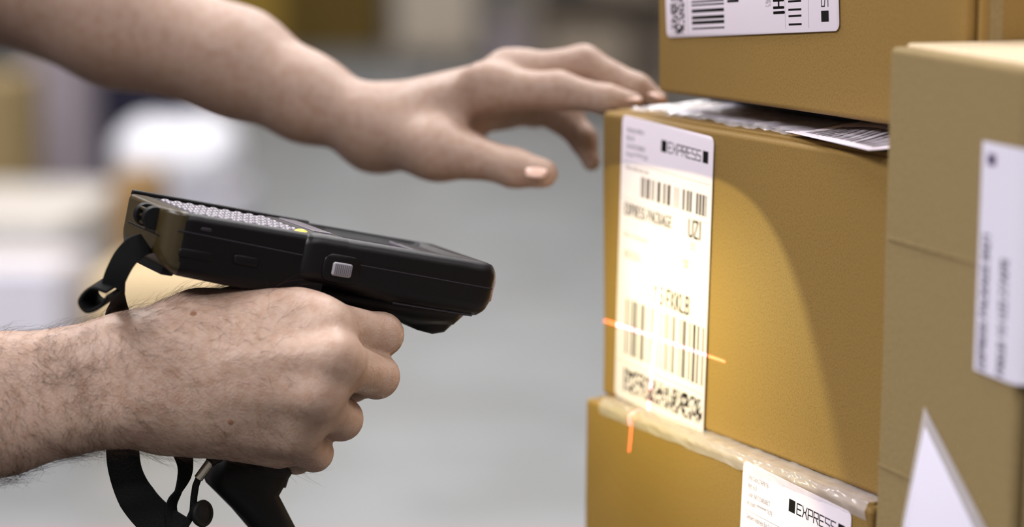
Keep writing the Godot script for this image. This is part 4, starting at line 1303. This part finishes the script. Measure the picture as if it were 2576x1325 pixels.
func build_hall():
	struct("floor", box(15.4, 0.2, 30.4), M.concrete, Vector3(0, -0.1, -9))
	struct("ceiling", box(15.4, 0.2, 30.4), M.ceil, Vector3(0, 6.1, -9))
	struct("wall_back", box(15.4, 6.0, 0.2), M.wall, Vector3(0, 3.0, -24.1))
	struct("wall_front", box(15.4, 6.0, 0.2), M.wall, Vector3(0, 3.0, 6.1))
	struct("wall_left", box(0.2, 6.0, 30.0), M.wall, Vector3(-7.6, 3.0, -9))
	struct("wall_right", box(0.2, 6.0, 30.0), M.wall, Vector3(7.6, 3.0, -9))
	var mk := struct("trim_1", rbox(Vector3(14.0, 0.003, 0.10), 0.001, 0, 1), M.red_paint, Vector3(0, 0.0015, -5.12))
	mk.set_meta("label", "red line painted on the floor")
	# lamps under the ceiling, added fill lamps included: a glowing face and an area light just below it
	for r in LAMPS.size():
		var at: Vector3 = LAMPS[r]
		var o := thing("ceiling_lamp", "long white ceiling lamp out of view, one of a set that includes added fill lamps", "lamp", Transform3D(Basis(), at), "ceiling lamps of the hall")
		obj("housing", rbox(Vector3(1.7, 0.08, 0.6), 0.01, 0, 1), M.lamp_body, o, Transform3D(Basis(), Vector3(0, 0.05, 0)))
		obj("glowing_face", rbox(Vector3(1.6, 0.01, 0.5), 0.004, 0, 1), M.lamp_face, o, Transform3D(Basis(), Vector3(0, 0.006, 0)))
		for k in [-1, 1]:
			obj("hanger", rbox(Vector3(0.02, 5.97 - at.y, 0.02), 0.004, 0, 1), M.lamp_body, o, Transform3D(Basis(), Vector3(k * 0.7, 0.05 + (5.95 - at.y) / 2, 0)))
	var fm := obj("added_floor_mat", rbox(Vector3(5.6, 0.014, 4.6), 0.006, 0, 1), M.rubber, self, Transform3D(Basis(), Vector3(-0.2, 0.007, -2.3)))  # unseen mat, added to cut the light bouncing up off the floor
	tag(fm, "black rubber mat added out of view on the floor to darken the undersides above it", "mat")
	# goods on the floor, out of focus: first the pile on the left
	var t := -0.06
	floor_box("floor_carton", "long cream carton with a pale top in the pile on the left", "box", Vector3(-1.66, 0, -7.45), Vector3(0.72, 0.46, 1.05), t, M.cream)
	floor_box("floor_carton", "slim golden brown carton between the cream carton and the white parcel", "box", Vector3(-1.22, 0, -7.75), Vector3(0.125, 0.525, 0.30), t, M.gold, "", false)
	floor_box("floor_carton", "pale brown carton before the cream one, under the reader's tail", "box", Vector3(-0.95, 0, -6.55), Vector3(0.36, 0.40, 0.5), t, M.tan)
	floor_box("floor_carton", "white carton at the left edge below the cream one", "box", Vector3(-1.40, 0, -6.30), Vector3(0.46, 0.46, 0.4), t, M.white_card)
	floor_box("floor_carton", "low white carton behind the pile that carries a padded parcel", "box", Vector3(-1.21, 0, -8.75), Vector3(0.44, 0.34, 0.5), t, M.white_card)
	bag("padded_parcel", "white padded parcel lying on the low white carton", Vector3(-1.23, 0.345, -8.72), Vector3(0.44, 0.25, 0.45), t, M.white_bag)
	floor_box("storage_crate", "dark navy crate under the raised forearm", "crate", Vector3(-1.72, 0, -11.3), Vector3(0.52, 0.70, 0.5), 0.0, M.navy, "", false)
	floor_box("floor_carton", "tall mauve grey carton behind the pile on the left", "box", Vector3(-1.93, 0, -10.2), Vector3(0.24, 0.95, 0.4), 0.0, M.mauve)
	floor_box("floor_carton", "tall brown carton at the left edge of the hall", "box", Vector3(-2.05, 0, -9.3), Vector3(0.34, 0.72, 0.4), 0.0, M.kraft_pale)
	# far goods along the back of the hall
	floor_box("floor_carton", "olive brown carton far behind the wrist", "box", Vector3(-2.15, 0, -19.2), Vector3(0.62, 1.10, 0.6), 0.0, M.olive)
	floor_box("storage_crate", "dark olive crate far behind the wrist", "crate", Vector3(-1.60, 0, -21.5), Vector3(0.92, 1.05, 0.6), 0.0, M.olive_dark, "", false)
	pallet("grey brown pallet under the pale cartons at the back of the hall", Vector3(-0.50, 0, -19.6), 1.0, 0.8, 0.0)
	floor_box("floor_carton", "pale carton on the pallet at the back of the hall", "box", Vector3(-0.62, 0.142, -19.7), Vector3(0.62, 0.95, 0.6), 0.0, M.beige)
	floor_box("floor_carton", "mauve grey carton standing in front of the pale one", "box", Vector3(-0.02, 0, -17.6), Vector3(0.28, 0.42, 0.3), 0.0, M.mauve)
	var rk := thing("storage_rack", "brown grey storage rack behind the reaching fingers", "rack", Transform3D(Basis(), Vector3(0.62, 0, -15.9)))
	for x in [-0.48, 0.48]:
		for z in [-0.25, 0.25]:
			obj("upright", rbox(Vector3(0.06, 2.2, 0.06), 0.005, 0, 1), M.rack, rk, Transform3D(Basis(), Vector3(x, 1.1, z)))
	for y in [0.10, 0.75, 1.40, 2.05]:
		obj("shelf", rbox(Vector3(1.0, 0.04, 0.55), 0.005, 0, 1), M.rack, rk, Transform3D(Basis(), Vector3(0, y, 0)))
	obj("back_panel", rbox(Vector3(0.98, 2.1, 0.02), 0.004, 0, 1), M.rack, rk, Transform3D(Basis(), Vector3(0, 1.08, -0.27)))
	floor_box("shelf_carton", "dull brown carton on the lower shelf of the rack", "box", Vector3(0.50, 0.12, -15.85), Vector3(0.5, 0.42, 0.4), 0.0, M.dull)
	floor_box("shelf_carton", "dull brown carton on the middle shelf of the rack", "box", Vector3(0.72, 0.77, -15.85), Vector3(0.42, 0.40, 0.4), 0.0, M.dull)
	floor_box("storage_crate", "dark crate on the middle shelf beside the dull brown carton", "crate", Vector3(0.30, 0.77, -15.85), Vector3(0.30, 0.35, 0.4), 0.0, M.slate, "", false)
